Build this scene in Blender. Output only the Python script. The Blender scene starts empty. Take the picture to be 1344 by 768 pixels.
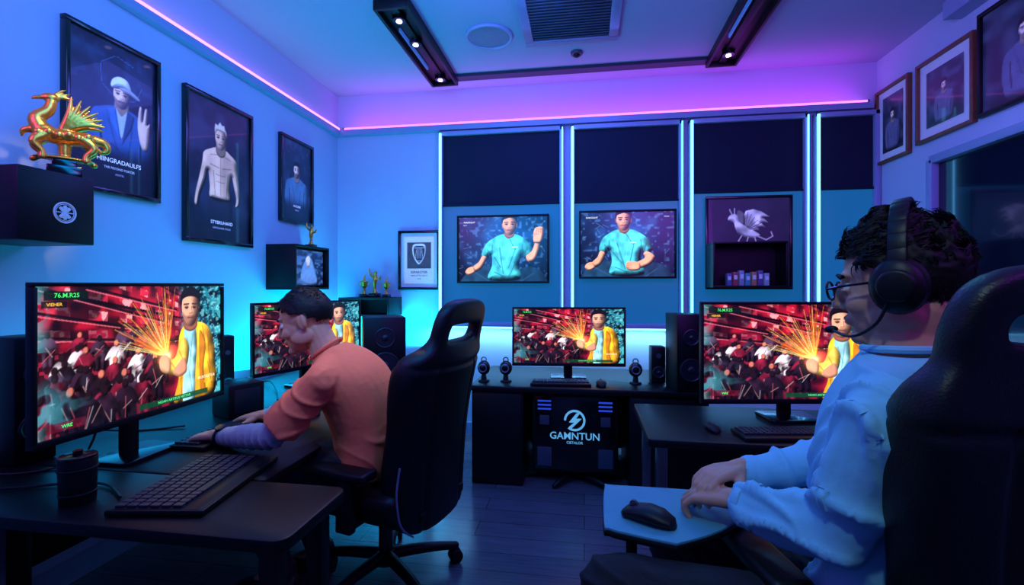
import bpy,bmesh,math,random
import numpy as np
from mathutils import Vector,Matrix,noise
random.seed(7)
V=Vector
scene=bpy.context.scene
LINK=scene.collection.objects.link
scene.view_settings.view_transform='Standard'
R=math.radians
# ---------------------------------------------------------------- materials
def lin(c): return c/12.92 if c<=.04045 else ((c+.055)/1.055)**2.4
def C(r,g,b): return (lin(r/255),lin(g/255),lin(b/255),1)
def mat(name,col,rough=.5,metal=0,var=.12,scale=18,bump=0,emis=None,es=0,bscale=None,coat=0,sheen=0,sss=0,spec=.5):
    m=bpy.data.materials.new(name); m.use_nodes=True
    n=m.node_tree.nodes; l=m.node_tree.links; b=n['Principled BSDF']
    tc=n.new('ShaderNodeTexCoord'); nz=n.new('ShaderNodeTexNoise'); nz.inputs['Scale'].default_value=scale; nz.inputs['Detail'].default_value=5
    l.new(tc.outputs['Object'],nz.inputs['Vector'])
    mx=n.new('ShaderNodeMix'); mx.data_type='RGBA'
    mx.inputs[6].default_value=tuple(c*(1-var) for c in col[:3])+(1,)
    mx.inputs[7].default_value=tuple(min(1,c*(1+var)) for c in col[:3])+(1,)
    l.new(nz.outputs['Fac'],mx.inputs[0]); l.new(mx.outputs[2],b.inputs['Base Color'])
    b.inputs['Roughness'].default_value=rough; b.inputs['Metallic'].default_value=metal
    b.inputs['Coat Weight'].default_value=coat; b.inputs['Specular IOR Level'].default_value=spec
    if sheen: b.inputs['Sheen Weight'].default_value=sheen
    if sss:
        b.inputs['Subsurface Weight'].default_value=sss; b.inputs['Subsurface Radius'].default_value=(.01,.004,.002)
    if emis is not None:
        b.inputs['Emission Color'].default_value=emis; b.inputs['Emission Strength'].default_value=es
    if bump:
        n2=n.new('ShaderNodeTexNoise'); n2.inputs['Scale'].default_value=bscale or scale*4; n2.inputs['Detail'].default_value=6
        l.new(tc.outputs['Object'],n2.inputs['Vector'])
        bp=n.new('ShaderNodeBump'); bp.inputs['Strength'].default_value=bump; bp.inputs['Distance'].default_value=.01
        l.new(n2.outputs['Fac'],bp.inputs['Height']); l.new(bp.outputs['Normal'],b.inputs['Normal'])
    return m
def attr_mat(name,emit,rough=.4,es=1.0,coat=0):
    m=bpy.data.materials.new(name); m.use_nodes=True
    n=m.node_tree.nodes; l=m.node_tree.links; b=n['Principled BSDF']
    a=n.new('ShaderNodeAttribute'); a.attribute_name='paint'
    b.inputs['Roughness'].default_value=rough; b.inputs['Coat Weight'].default_value=coat
    tc=n.new('ShaderNodeTexCoord'); nz=n.new('ShaderNodeTexNoise'); nz.inputs['Scale'].default_value=60
    l.new(tc.outputs['Object'],nz.inputs['Vector'])
    mr=n.new('ShaderNodeMapRange'); mr.inputs[3].default_value=.88; mr.inputs[4].default_value=1.12
    l.new(nz.outputs['Fac'],mr.inputs[0])
    sc=n.new('ShaderNodeVectorMath'); sc.operation='SCALE'
    l.new(a.outputs['Color'],sc.inputs[0]); l.new(mr.outputs[0],sc.inputs['Scale'])
    if emit:
        b.inputs['Base Color'].default_value=(.005,.005,.005,1)
        l.new(sc.outputs[0],b.inputs['Emission Color']); b.inputs['Emission Strength'].default_value=es
    else:
        l.new(sc.outputs[0],b.inputs['Base Color'])
        if es:
            l.new(sc.outputs[0],b.inputs['Emission Color']); b.inputs['Emission Strength'].default_value=es
    return m
BLK=mat('black_plastic',C(8,9,13),.45,bump=.05,spec=.3)
BLKM=mat('black_matte_laminate',C(7,8,13),.42,bump=.04,spec=.32)
BLKG=mat('black_gloss',C(6,7,11),.18,coat=.3)
LEA=mat('black_leather',C(7,8,12),.42,bump=.15,bscale=260,spec=.4)
GREY=mat('grey_plastic',C(60,64,76),.45)
CHR=mat('brushed_metal',C(150,155,165),.3,1)
GOLD=mat('gold_metal',C(240,165,62),.3,.8,bump=.15,bscale=40)
WALL=mat('painted_wall',C(180,190,212),.75,var=.03,scale=3,bump=.03,bscale=90)
CEIL=mat('painted_ceiling',C(155,165,190),.8,var=.03,scale=3)
FRW=mat('window_frame_paint',C(140,155,185),.45,var=.04)
BLIND=mat('roller_blind_fabric',C(26,34,52),.85,var=.15,scale=60,bump=.1,spec=.2)
GLS=mat('frosted_window_glass',C(30,80,110),.35,var=.12,scale=2,emis=C(16,104,160),es=.66)  # added emission stands in for light coming through the pane
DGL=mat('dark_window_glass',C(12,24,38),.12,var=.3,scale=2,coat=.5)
CABLE=mat('cable_rubber',C(8,8,12),.5)
WOOD=mat('walnut_frame_wood',C(120,72,46),.4,var=.3,scale=30)
MATB=mat('mat_board',C(215,215,222),.8,var=.03,emis=C(150,150,190),es=.06)
KEY=mat('keycap_plastic',C(20,22,32),.45)
SKIN1=mat('skin_tan',C(206,144,112),.5,var=.08,scale=25,bump=.04,bscale=300,sss=.1)
SKIN2=mat('skin_warm',C(205,146,120),.5,var=.08,scale=25,bump=.04,bscale=300,sss=.1)
HAIR=mat('dark_hair',C(11,9,11),.6,var=.4,scale=90,spec=.25)
TEE=mat('salmon_cotton',C(240,122,82),.9,var=.06,scale=14,bump=.25,bscale=30)
SLV=mat('grey_blue_knit',C(150,165,176),.9,var=.08,scale=14,bump=.25,bscale=40)
SHIRT=mat('light_blue_cotton',C(130,200,226),.9,var=.06,scale=10,bump=.25,bscale=26)
JEAN=mat('dark_denim',C(20,24,40),.8,var=.2,scale=60,bump=.2)
BPANT=mat('black_trouser_cloth',C(14,16,24),.85,var=.15,scale=30,bump=.2)
SHOE=mat('black_shoe_leather',C(18,18,24),.5)
EYEW=mat('eye_white',C(205,205,205),.2)
def emi(name,col,s): return mat(name,(.02,.02,.02,1),.5,emis=col,es=s)
LEDP=emi('led_pink',C(235,120,255),3.6)
LEDV=emi('led_violet',C(220,95,255),3.8)
LEDC=emi('led_cyan',C(90,190,255),5.6)
SPOT=emi('lamp_lens',C(215,190,255),8)
LOGO=emi('logo_glow',C(95,175,235),.9)
PRT=attr_mat('printed_picture',False,.35,.38,.2)  # prints are given emission of their own colours to look brighter
PRTL=attr_mat('emissive_picture',False,.3,.8,.2)  # picture surface emits its own painted colours
SCR=attr_mat('display_emission',True,.25,1.3)
SCR2=attr_mat('wall_display_emission',True,.25,1.35)
# ---------------------------------------------------------------- mesh tools
def basis(f,l,u): return Matrix(((f.x,l.x,u.x),(f.y,l.y,u.y),(f.z,l.z,u.z))).to_4x4()
def cat(pts,n=6,closed=True):
    P=[tuple(p) for p in pts]; N=len(P); out=[]
    rng=N if closed else N-1
    for i in range(rng):
        if closed: a,b,c,d=P[i-1],P[i],P[(i+1)%N],P[(i+2)%N]
        else: a,b,c,d=P[max(i-1,0)],P[i],P[i+1],P[min(i+2,N-1)]
        for k in range(n):
            t=k/n
            out.append(tuple(.5*((2*b[j])+(-a[j]+c[j])*t+(2*a[j]-5*b[j]+4*c[j]-d[j])*t*t+(-a[j]+3*b[j]-3*c[j]+d[j])*t**3) for j in range(len(b))))
    if not closed: out.append(P[-1])
    return out
class M:
    def __init__(s): s.bm=bmesh.new()
    def merge(s,t,mi=0):
        for f in t.faces: f.material_index=mi
        me=bpy.data.meshes.new('tmp'); t.to_mesh(me); t.free(); s.bm.from_mesh(me); bpy.data.meshes.remove(me); return s
    def box(s,c,size,bev=0,rot=None,mi=0,seg=2):
        t=bmesh.new(); bmesh.ops.create_cube(t,size=1)
        bmesh.ops.scale(t,vec=size,verts=t.verts)
        if bev: bmesh.ops.bevel(t,geom=list(t.edges),offset=bev,segments=seg,profile=.5,affect='EDGES')
        m=Matrix.Translation(c)
        if rot is not None:
            m=m@(rot if isinstance(rot,Matrix) else Matrix.Rotation(rot[2],4,'Z')@Matrix.Rotation(rot[1],4,'Y')@Matrix.Rotation(rot[0],4,'X'))
        bmesh.ops.transform(t,matrix=m,verts=t.verts); return s.merge(t,mi)
    def cyl(s,p,q,r1,r2=None,seg=24,mi=0,bev=0):
        p=V(p);q=V(q); r2=r1 if r2 is None else r2
        t=bmesh.new(); L=(q-p).length
        bmesh.ops.create_cone(t,cap_ends=True,segments=seg,radius1=r1,radius2=r2,depth=L)
        if bev:
            es=[e for e in t.edges if len(e.link_faces)==2 and any(len(f.verts)>4 for f in e.link_faces)]
            bmesh.ops.bevel(t,geom=es,offset=bev,segments=2,profile=.5,affect='EDGES')
        m=Matrix.Translation((p+q)/2)@(q-p).to_track_quat('Z','Y').to_matrix().to_4x4()
        bmesh.ops.transform(t,matrix=m,verts=t.verts); return s.merge(t,mi)
    def sph(s,c,r,b=None,sub=3,mi=0):
        t=bmesh.new(); bmesh.ops.create_icosphere(t,subdivisions=sub,radius=1)
        r=(r,r,r) if isinstance(r,(int,float)) else r
        bmesh.ops.scale(t,vec=r,verts=t.verts)
        m=Matrix.Translation(c)@(b if b is not None else Matrix())
        bmesh.ops.transform(t,matrix=m,verts=t.verts); return s.merge(t,mi)
    def tor(s,c,R_,r,nrm=(0,0,1),seg=32,rs=8,mi=0,sy=1,arc=1.0):
        q=V(nrm).to_track_quat('Z','Y').to_matrix().to_4x4(); m=Matrix.Translation(c)@q
        n=seg; cl=arc>=1
        pts=[m@V((math.cos(2*math.pi*arc*i/n)*R_,math.sin(2*math.pi*arc*i/n)*R_*sy,0)) for i in range(n if cl else n+1)]
        return s.tube(pts,r,rs,False,mi,closed=cl)
    def tube(s,pts,r,seg=8,smooth=True,mi=0,closed=False,direct=False):
        if smooth: pts=cat(pts,6,closed)
        pts=[V(p) for p in pts]; n=len(pts); t=s.bm if direct else bmesh.new(); rings=[]
        tg=[((pts[(i+1)%n] if (closed or i<n-1) else pts[i])-(pts[i-1] if (closed or i>0) else pts[i])).normalized() for i in range(n)]
        u=tg[0].orthogonal().normalized()
        for i in range(n):
            u=(u-tg[i]*u.dot(tg[i])).normalized(); w=tg[i].cross(u)
            rr=r[min(i*len(r)//n,len(r)-1)] if isinstance(r,(list,tuple)) else r
            rings.append([t.verts.new(pts[i]+(u*math.cos(2*math.pi*k/seg)+w*math.sin(2*math.pi*k/seg))*rr) for k in range(seg)])
        for i in range(n if closed else n-1):
            a=rings[i];b=rings[(i+1)%n]
            for k in range(seg): t.faces.new((a[k],a[(k+1)%seg],b[(k+1)%seg],b[k]))
        if not closed: t.faces.new(rings[0][::-1]); t.faces.new(rings[-1])
        if direct: return s
        bmesh.ops.recalc_face_normals(t,faces=t.faces); return s.merge(t,mi)
    def loft(s,secs,seg=28,mi=0):
        t=bmesh.new(); rings=[]
        for c,a,rx,b,ry in secs:
            c=V(c);a=V(a).normalized();b=V(b).normalized()
            rings.append([t.verts.new(c+a*rx*math.cos(2*math.pi*k/seg)+b*ry*math.sin(2*math.pi*k/seg)) for k in range(seg)])
        for i in range(len(rings)-1):
            for k in range(seg): t.faces.new((rings[i][k],rings[i][(k+1)%seg],rings[i+1][(k+1)%seg],rings[i+1][k]))
        t.faces.new(rings[0][::-1]); t.faces.new(rings[-1])
        bmesh.ops.recalc_face_normals(t,faces=t.faces); return s.merge(t,mi)
    def sloft(s,secs,seg=32):
        q=cat([tuple(c)+tuple(a)+(rx,)+tuple(b)+(ry,) for c,a,rx,b,ry in secs],4,False)
        return s.loft([(x[0:3],x[3:6],x[6],x[7:10],x[10]) for x in q],seg)
    def limb(s,pts,rad,sm=True):
        if sm:
            q=cat([tuple(p)+(r,) for p,r in zip(pts,rad)],4,False); pts=[V(x[:3]) for x in q]; rad=[x[3] for x in q]
        for i,p in enumerate(pts):
            s.sph(p,rad[i],sub=2)
            if i<len(pts)-1 and (V(pts[i+1])-V(p)).length>1e-4: s.cyl(p,pts[i+1],rad[i],rad[i+1],16)
        return s
    def prism(s,poly,z0,z1,bev=0,mi=0,plane='XY'):
        t=bmesh.new()
        f=(lambda p,z:(p[0],p[1],z)) if plane=='XY' else ((lambda p,z:(p[0],z,p[1])) if plane=='XZ' else (lambda p,z:(z,p[0],p[1])))
        vs=[t.verts.new(f(p,z0)) for p in poly]; fc=t.faces.new(vs)
        g=bmesh.ops.extrude_face_region(t,geom=[fc]); vv=[x for x in g['geom'] if isinstance(x,bmesh.types.BMVert)]
        d=V(f((0,0),z1))-V(f((0,0),z0)); bmesh.ops.translate(t,vec=d,verts=vv)
        bmesh.ops.recalc_face_normals(t,faces=t.faces)
        if bev:
            es=[e for e in t.edges if len(e.link_faces)==2 and any(len(x.verts)>4 or abs(x.normal.dot(d.normalized()))>.9 for x in e.link_faces)]
            bmesh.ops.bevel(t,geom=es,offset=bev,segments=2,profile=.5,affect='EDGES')
        return s.merge(t,mi)
    def obj(s,name,mats,parent=None,loc=(0,0,0),rot=(0,0,0),ang=35,**kw):
        me=bpy.data.meshes.new(name); s.bm.to_mesh(me); s.bm.free()
        return put(name,me,mats,parent,loc,rot,ang,**kw)
def put(name,me,mats,parent=None,loc=(0,0,0),rot=(0,0,0),ang=35,**kw):
    if not isinstance(mats,(list,tuple)): mats=[mats]
    if len(me.materials)==0:
        for m in mats: me.materials.append(m)
    if ang:
        me.polygons.foreach_set('use_smooth',[True]*len(me.polygons))
        try: me.set_sharp_from_angle(angle=R(ang))
        except Exception: pass
    o=bpy.data.objects.new(name,me); LINK(o); o.location=loc; o.rotation_euler=rot
    if parent: o.parent=parent
    for k,v in kw.items(): o[k]=v
    return o
def root(name,loc,yaw,label,category,group=None):
    e=bpy.data.objects.new(name,None); e.empty_display_size=.05; LINK(e); e.location=loc; e.rotation_euler=(0,0,R(yaw))
    e['label']=label; e['category']=category
    if group: e['group']=group
    return e
def bake(ob):
    if ob.name not in scene.collection.objects: LINK(ob)
    dg=bpy.context.evaluated_depsgraph_get(); me=bpy.data.meshes.new_from_object(ob.evaluated_get(dg))
    bpy.data.objects.remove(ob); return me
def remesh(mm,vox,sm=4,fac=.5):
    me=bpy.data.meshes.new('r'); mm.bm.to_mesh(me); mm.bm.free()
    o=bpy.data.objects.new('r',me); LINK(o)
    a=o.modifiers.new('a','REMESH'); a.mode='VOXEL'; a.voxel_size=vox
    if sm: b=o.modifiers.new('b','SMOOTH'); b.factor=fac; b.iterations=sm
    return bake(o)
def textmesh(s,size,align='CENTER'):
    cu=bpy.data.curves.new('t','FONT'); cu.body=s; cu.size=size; cu.align_x=align; cu.align_y='CENTER'; cu.resolution_u=3; cu.offset=size*.012
    return bake(bpy.data.objects.new('t',cu))
def rrect(x0,y0,x1,y1,r,n=6):
    o=[]
    for cx,cy,a in((x1-r,y1-r,0),(x0+r,y1-r,90),(x0+r,y0+r,180),(x1-r,y0+r,270)):
        for k in range(n+1):
            t=R(a+90*k/n); o.append((cx+r*math.cos(t),cy+r*math.sin(t)))
    return o
# ---------------------------------------------------------------- painter
def vn(w,h,fx,fy,seed):
    r=np.random.RandomState(seed).rand(fy+2,fx+2)
    x=np.linspace(0,fx,w,endpoint=False);y=np.linspace(0,fy,h,endpoint=False)
    xi=x.astype(int);yi=y.astype(int);xf=(x-xi);yf=(y-yi)[:,None]
    xf=xf*xf*(3-2*xf);yf=yf*yf*(3-2*yf)
    a=r[yi][:,xi];b=r[yi][:,xi+1];c=r[yi+1][:,xi];d=r[yi+1][:,xi+1]
    return (a*(1-xf)+b*xf)*(1-yf)+(c*(1-xf)+d*xf)*yf
def ss(a,b,x): t=np.clip((x-a)/(b-a),0,1); return t*t*(3-2*t)
class Cv:
    def __init__(s,w,h,asp,top,bot):
        s.w,s.h,s.asp=w,h,asp
        u=np.linspace(0,1,w);v=np.linspace(0,1,h); s.U,s.V=np.meshgrid(u,v); s.X=s.U*asp; s.Y=s.V
        t=s.V[...,None]; s.im=np.array(top)/255*(1-t)+np.array(bot)/255*t
        s.seed=1
    def mix(s,a,col): a=a[...,None]; s.im=s.im*(1-a)+np.array(col)/255*a
    def add(s,a,col): s.im=s.im+a[...,None]*np.array(col)/255
    def mul(s,a): s.im=s.im*a[...,None]
    def poly(s,pts,col,smooth=True,fe=.008,shade=.5,al=1,light=(-.5,-.7),dome=.06,tex=.15):
        if smooth: pts=cat(pts,5)
        P=np.array(pts)[:,:2]
        m=fe+.01
        c0=max(0,int((P[:,0].min()-m)/s.asp*(s.w-1))-1); c1=min(s.w,int((P[:,0].max()+m)/s.asp*(s.w-1))+3)
        r0=max(0,int((P[:,1].min()-m)*(s.h-1))-1); r1=min(s.h,int((P[:,1].max()+m)*(s.h-1))+3)
        s.seed+=1
        if c1-c0<3 or r1-r0<3: return
        Q=np.roll(P,-1,0); X=s.X[r0:r1,c0:c1];Y=s.Y[r0:r1,c0:c1]
        x=X.ravel()[:,None];y=Y.ravel()[:,None]
        ax,ay=P[:,0],P[:,1];bx,by=Q[:,0],Q[:,1]
        dx,dy=bx-ax,by-ay
        t=np.clip(((x-ax)*dx+(y-ay)*dy)/(dx*dx+dy*dy+1e-9),0,1)
        d=np.sqrt(np.min((x-ax-t*dx)**2+(y-ay-t*dy)**2,1))
        cr=((ay>y)!=(by>y))&(x<(dx)*(y-ay)/(dy+1e-12)+ax)
        ins=cr.sum(1)%2==1
        sd=np.where(ins,d,-d).reshape(X.shape)
        a=np.clip(sd/fe+.5,0,1)*al
        gy,gx=np.gradient(sd,1/(s.h-1),s.asp/(s.w-1))
        k=np.clip(1-sd/dome,0,1)
        lam=(gx*light[0]+gy*light[1])
        N=vn(s.w,s.h,int(14*s.asp)+1,14,s.seed)[r0:r1,c0:c1]
        sh=1+.15*shade-shade*k*np.clip(lam+.45,0,1.4)+tex*(N-.5)
        c=np.array(col)/255*np.clip(sh,.08,1.6)[...,None]
        s.im[r0:r1,c0:c1]=s.im[r0:r1,c0:c1]*(1-a[...,None])+c*a[...,None]
    def seg(s,p,q,w,col,al=1,soft=.5):
        ax,ay=p;bx,by=q;dx,dy=bx-ax,by-ay
        t=np.clip(((s.X-ax)*dx+(s.Y-ay)*dy)/(dx*dx+dy*dy+1e-9),0,1)
        d=np.sqrt((s.X-ax-t*dx)**2+(s.Y-ay-t*dy)**2)
        s.mix(np.clip((w-d)/(w*soft)+.0,0,1)*al,col)
    def glow(s,c,r,col,al=1): d=np.sqrt((s.X-c[0])**2+(s.Y-c[1])**2); s.add(np.exp(-(d/r)**2)*al,col)
    def mesh(s,name,W,H,texts=()):
        w,h=s.w,s.h
        vs=np.stack([(s.U-.5)*W,np.zeros_like(s.U),(.5-s.V)*H],-1).reshape(-1,3)
        idx=np.arange(w*h).reshape(h,w)
        f=np.stack([idx[1:,:-1],idx[1:,1:],idx[:-1,1:],idx[:-1,:-1]],-1).reshape(-1,4)
        cols=np.clip(s.im,0,1).reshape(-1,3)
        vs=vs.tolist();f=f.tolist();cols=cols.tolist()
        for (st,u,v,sz,col) in texts:
            tm=textmesh(st,sz*H); o=len(vs)
            for q in tm.vertices: vs.append(((u-.5)*W+q.co.x,-.0012,(.5-v)*H+q.co.y)); cols.append([c/255 for c in col])
            for p in tm.polygons: f.append([o+i for i in p.vertices])
        me=bpy.data.meshes.new(name); me.from_pydata(vs,[],f)
        a=me.color_attributes.new('paint','FLOAT_COLOR','POINT')
        c=np.array(cols); c=np.where(c<=.04045,c/12.92,((c+.055)/1.055)**2.4); c=np.concatenate([c,np.ones((len(c),1))],1)
        a.data.foreach_set('color',c.ravel().astype(np.float32)); return me
def face_paint(cv,cx,cy,s,skin,hair,beard=.6):
    p=lambda x,y:(cx+x*s,cy+y*s); L=lambda l:[p(x,y) for x,y in l]
    dk=[c*.45 for c in skin]
    cv.poly(L([(0,-.52),(.3,-.44),(.385,-.1),(.35,.18),(.22,.45),(.08,.56),(-.08,.56),(-.22,.45),(-.35,.18),(-.385,-.1),(-.3,-.44)]),skin,dome=.28*s,shade=.9,light=(-.8,-.35))
    cv.poly(L([(.08,-.4),(.39,-.35),(.39,.2),(.2,.5),(.06,.56),(.1,.2)]),dk,al=.35,shade=0,fe=.12*s)
    if beard: cv.poly(L([(-.35,.12),(-.2,.24),(0,.2),(.2,.24),(.35,.12),(.24,.46),(.08,.58),(-.08,.58),(-.24,.46)]),hair,al=beard,shade=0,fe=.05*s)
    for sx in(-1,1):
        cv.poly(L([(sx*.08,-.06),(sx*.17,-.1),(sx*.28,-.05),(sx*.17,.03)]),dk,al=.8,shade=0,fe=.05*s)
        cv.seg(p(sx*.22,-.03),p(sx*.13,-.03),.03*s,(12,10,14),1,.6)
        cv.seg(p(sx*.29,-.14),p(sx*.08,-.15),.035*s,hair,.95,.6)
    cv.seg(p(.05,-.05),p(.07,.14),.035*s,dk,.6,1); cv.seg(p(-.06,.16),p(.07,.16),.03*s,dk,.8,1)
    cv.seg(p(-.02,-.05),p(-.01,.12),.02*s,[min(255,c*1.2) for c in skin],.7,1)
    cv.seg(p(-.12,.30),p(.12,.30),.035*s,(105,48,48),.9,.8)
def man(cv,cx,cy,s,skin,hair,top,cap=None,bare=False,pants=None,blazer=False,spiky=False,long=3.6,beard=.5):
    p=lambda l:[(cx+x*s,cy+y*s) for x,y in l]
    q=lambda x,y:(cx+x*s,cy+y*s)
    if not bare:
        cv.poly(p([(-.35,.55),(-.9,.75),(-1.3,1.0),(-1.5,1.8),(-1.45,2.6),(-1.0,long),(1.0,long),(1.45,2.6),(1.5,1.8),(1.3,1.0),(.9,.75),(.35,.55)]),top,dome=.5*s,shade=.8)
        for sx in(-1,1): cv.seg(q(sx*.95,1.5),q(sx*.88,3),.06*s,[c*.35 for c in top],.8)
        for a_,b_ in(((-.6,1.2),(-.2,2.4)),((.5,1.4),(.3,2.8)),((-.5,2.2),(.1,2.6))): cv.seg(q(*a_),q(*b_),.05*s,[c*.6 for c in top],.6,1)
    else:
        cv.poly(p([(-.72,3.0),(.66,3.0),(.82,4.2),(.7,6),(-.8,6),(-.9,4.2)]),pants,dome=.4*s)
        cv.poly(p([(-.30,.5),(-.7,.66),(-1.12,.92),(-1.22,1.4),(-1.42,2.2),(-1.62,2.9),(-1.7,3.5),(-1.5,3.6),(-1.32,3.0),(-1.02,2.3),(-.84,1.8),(-.74,2.5),(-.66,3.12),(.6,3.12),(.62,2.5),(.78,1.8),(.95,2.3),(1.12,2.9),(1.05,3.3),(1.3,3.3),(1.42,2.9),(1.32,2.1),(1.2,1.4),(1.12,.92),(.7,.66),(.30,.5)]),skin,dome=.28*s,shade=1.1,tex=.25)
        dk=[c*.42 for c in skin]
        for a_,b_,w_ in(((-.7,1.42),(-.12,1.5),.04),((.7,1.4),(.12,1.5),.04),((0,1.0),(0,2.9),.03),((-.32,1.85),(-.05,1.88),.03),((.32,1.85),(.05,1.88),.03),((-.3,2.2),(-.05,2.22),.03),((.3,2.2),(.05,2.22),.03),((-.5,1.7),(-.38,2.95),.035),((.5,1.7),(.38,2.95),.035),((-.7,.95),(-.15,.85),.03),((.7,.95),(.15,.85),.03)): cv.seg(q(*a_),q(*b_),w_*s*1.3,dk,.5,1)
        cv.poly(p([(.1,.9),(1.0,.95),(1.1,1.4),(.6,2.0),(.5,3.0),(.1,3.0)]),dk,al=.3,shade=0,fe=.3*s)
        cv.seg(q(-.68,3.08),q(.62,3.08),.06*s,(20,20,30),1)
    cv.poly(p([(-.26,.2),(-.32,.75),(0,.95),(.32,.75),(.26,.2)]),[c*.6 for c in skin],dome=.1*s)
    if blazer:
        cv.poly(p([(-.28,.65),(0,1.9),(.28,.65),(0,.9)]),(150,165,185),dome=.05*s)
        cv.poly(p([(-.28,.6),(-.62,.75),(-.5,1.3),(-.02,2.15),(-.15,1.3)]),[c*1.3 for c in top],smooth=False,dome=.1*s); cv.poly(p([(.28,.6),(.62,.75),(.5,1.3),(.02,2.15),(.15,1.3)]),[c*.8 for c in top],smooth=False,dome=.1*s)
    face_paint(cv,cx,cy,s,skin,[c*.5 for c in hair] if spiky else hair,beard)
    if spiky: cv.poly(p([(-.4,-.15),(-.42,-.45),(-.38,-.68),(-.2,-.64),(-.05,-.84),(.1,-.7),(.25,-.74),(.32,-.55),(.42,-.4),(.4,-.15),(.3,-.38),(-.25,-.38)]),hair,smooth=False,dome=.1*s)
    else: cv.poly(p([(-.41,0),(-.45,-.4),(-.22,-.66),(.15,-.7),(.43,-.45),(.41,0),(.33,-.28),(0,-.36),(-.33,-.28)]),hair,dome=.1*s)
    if cap:
        cv.poly(p([(-.45,-.2),(-.43,-.55),(-.1,-.78),(.3,-.70),(.46,-.3),(.1,-.3)]),cap,dome=.25*s,shade=.7); cv.poly(p([(-.1,-.32),(.4,-.38),(.88,-.14),(.8,-.05),(.4,-.16),(0,-.22)]),[c*.7 for c in cap],dome=.1*s)
# ---------------------------------------------------------------- game image
GW,GH=320,180
g=Cv(GW,GH,16/9,(60,6,20),(26,6,22))
U,W_=g.U,g.V
N1=vn(GW,GH,26,15,1);N2=vn(GW,GH,90,60,2);N3=vn(GW,GH,140,90,3);N4=vn(GW,GH,9,6,4);N5=vn(GW,GH,50,34,6)
t=(W_-.46)/(1.25-U)
rows=np.sin(t*44); cols_=np.sin(9/(1.22-U)*4.2)
g.mix(ss(.1,.8,N1)*.9,(196,20,50))
win=(rows>.0)&(cols_>-.2)&(t<.02)
g.mix(win*(.45+.55*N5),(248,60,88)); g.mix((win&(N5>.60))*.85,(255,180,185)); g.mix((win&(N4<.35))*.6,(110,10,40))
g.mix(((np.abs(np.sin(t*9))<.13)&(t<.02))*.9,(14,4,12))
g.mix(ss(.62,.8,N4)*ss(.5,.3,W_)*.7,(16,4,14))
for (a_,b_) in (((0,.0),(.62,.30)),((0,.17),(.6,.38)),((.2,0),(.68,.2)),((0,.33),(.6,.45))): g.seg((a_[0]*1.78,a_[1]),(b_[0]*1.78,b_[1]),.013,(14,4,12),.9); g.seg((a_[0]*1.78,a_[1]+.022),(b_[0]*1.78,b_[1]+.012),.005,(255,120,140),.8)
sw=ss(.36,.5,W_)*ss(.68,.5,U)
g.mix(sw*.85,(22,8,20)); g.mix(sw*(N5>.66)*.8,(170,34,60))
rr=np.random.RandomState(77)
figs=sorted([(.40+.52*rr.rand(),.01+.60*rr.rand(),rr.rand(),rr.rand()) for i in range(40)])
for cy,cu,k1,k2 in figs:
    h=.05+.15*cy; cx=cu*1.78
    base=[(28,16,30),(110,22,44),(200,186,196),(40,22,40),(60,40,60)][int(k1*5)]; ll=[(a,b) for a,b in((-.22,-.62),(.22,-.62),(.5,-.3),(.62,.25),(.42,.2),(.34,1.1),(.05,1.1),(0,.5),(-.05,1.1),(-.36,1.1),(-.4,.2),(-.7,.1),(-.5,-.35))]
    sk=(k2-.5)*.9
    g.poly([(cx+(a+sk*b*-.4)*h,cy+b*h) for a,b in ll],base,dome=.35*h,tex=1.3,shade=1.1)
    g.poly([(cx+(sk*.3)*h+.17*h*math.cos(q_),cy-.78*h+.2*h*math.sin(q_)) for q_ in [k*.9 for k in range(7)]],(195,105,90) if k2>.55 else (30,16,24),dome=.1*h,shade=1)
    for j in range(3):
        x1_,y1_,x2_,y2_=[rr.uniform(-.45,.45),rr.uniform(-.5,.3),rr.uniform(-.4,.4),rr.uniform(.0,.9)]
        g.seg((cx+x1_*h,cy+y1_*h),(cx+x2_*h,cy+y2_*h),.04*h,[(255,190,190),(255,110,120),(240,240,250),(12,8,14)][(j+int(k1*4))%4],.75,1)
    if k2>.5: g.seg((cx+.4*h,cy-.2*h),(cx+1.0*h,cy-.7*h),.08*h,base,.9,.6)
cl=ss(.28,.0,U)*ss(.55,.85,W_); g.mix(cl*ss(.5,.7,N1)*.8,(80,205,225)); g.mix(ss(.07,0,U)*(N4>.4)*.6,(90,200,205))
g.mix(ss(.60,.95,W_)*ss(.68,.3,U)*.25,(6,4,10))
tm=ss(.68,.76,U); g.mix(tm*.95,(8,58,78)); g.mix(tm*(N5>.6)*.75,(44,150,172)); g.mix(tm*((N1<.34))*.85,(3,14,26)); g.mix(tm*ss(.90,1,U)*(N1>.5)*.7,(90,215,225)); g.mix(tm*(N2>.72)*.6,(150,235,240))
for i in range(150):
    rr=np.random.RandomState(180+i); a=R(188+92*rr.rand()**.9); r0=.03+.12*rr.rand(); r1=r0+.06+.42*rr.rand()**1.6
    c=(.625*1.78,.58); co=[(255,190,80),(255,130,30),(255,230,150),(240,90,30)][i%4]; g.seg((c[0]+math.cos(a)*r0,c[1]+math.sin(a)*r0),(c[0]+math.cos(a+.03)*r1,c[1]+math.sin(a+.03)*r1),.0045,co,.9,1)
g.glow((.625*1.78,.58),.11,(255,170,60),.8); g.glow((.62*1.78,.59),.04,(255,235,190),.8)
q=lambda l:[(a*1.78,b) for a,b in l]
g.poly(q([(.705,.40),(.765,.32),(.875,.34),(.935,.46),(.955,.66),(.94,1.02),(.68,1.02),(.695,.80),(.69,.62)]),(240,172,38),dome=.12,shade=1.0,tex=.6)
g.poly(q([(.735,.35),(.80,.34),(.82,.5),(.81,.75),(.80,1.02),(.725,1.02),(.735,.6)]),(160,220,236),dome=.05,tex=.5,shade=.7)
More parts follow.
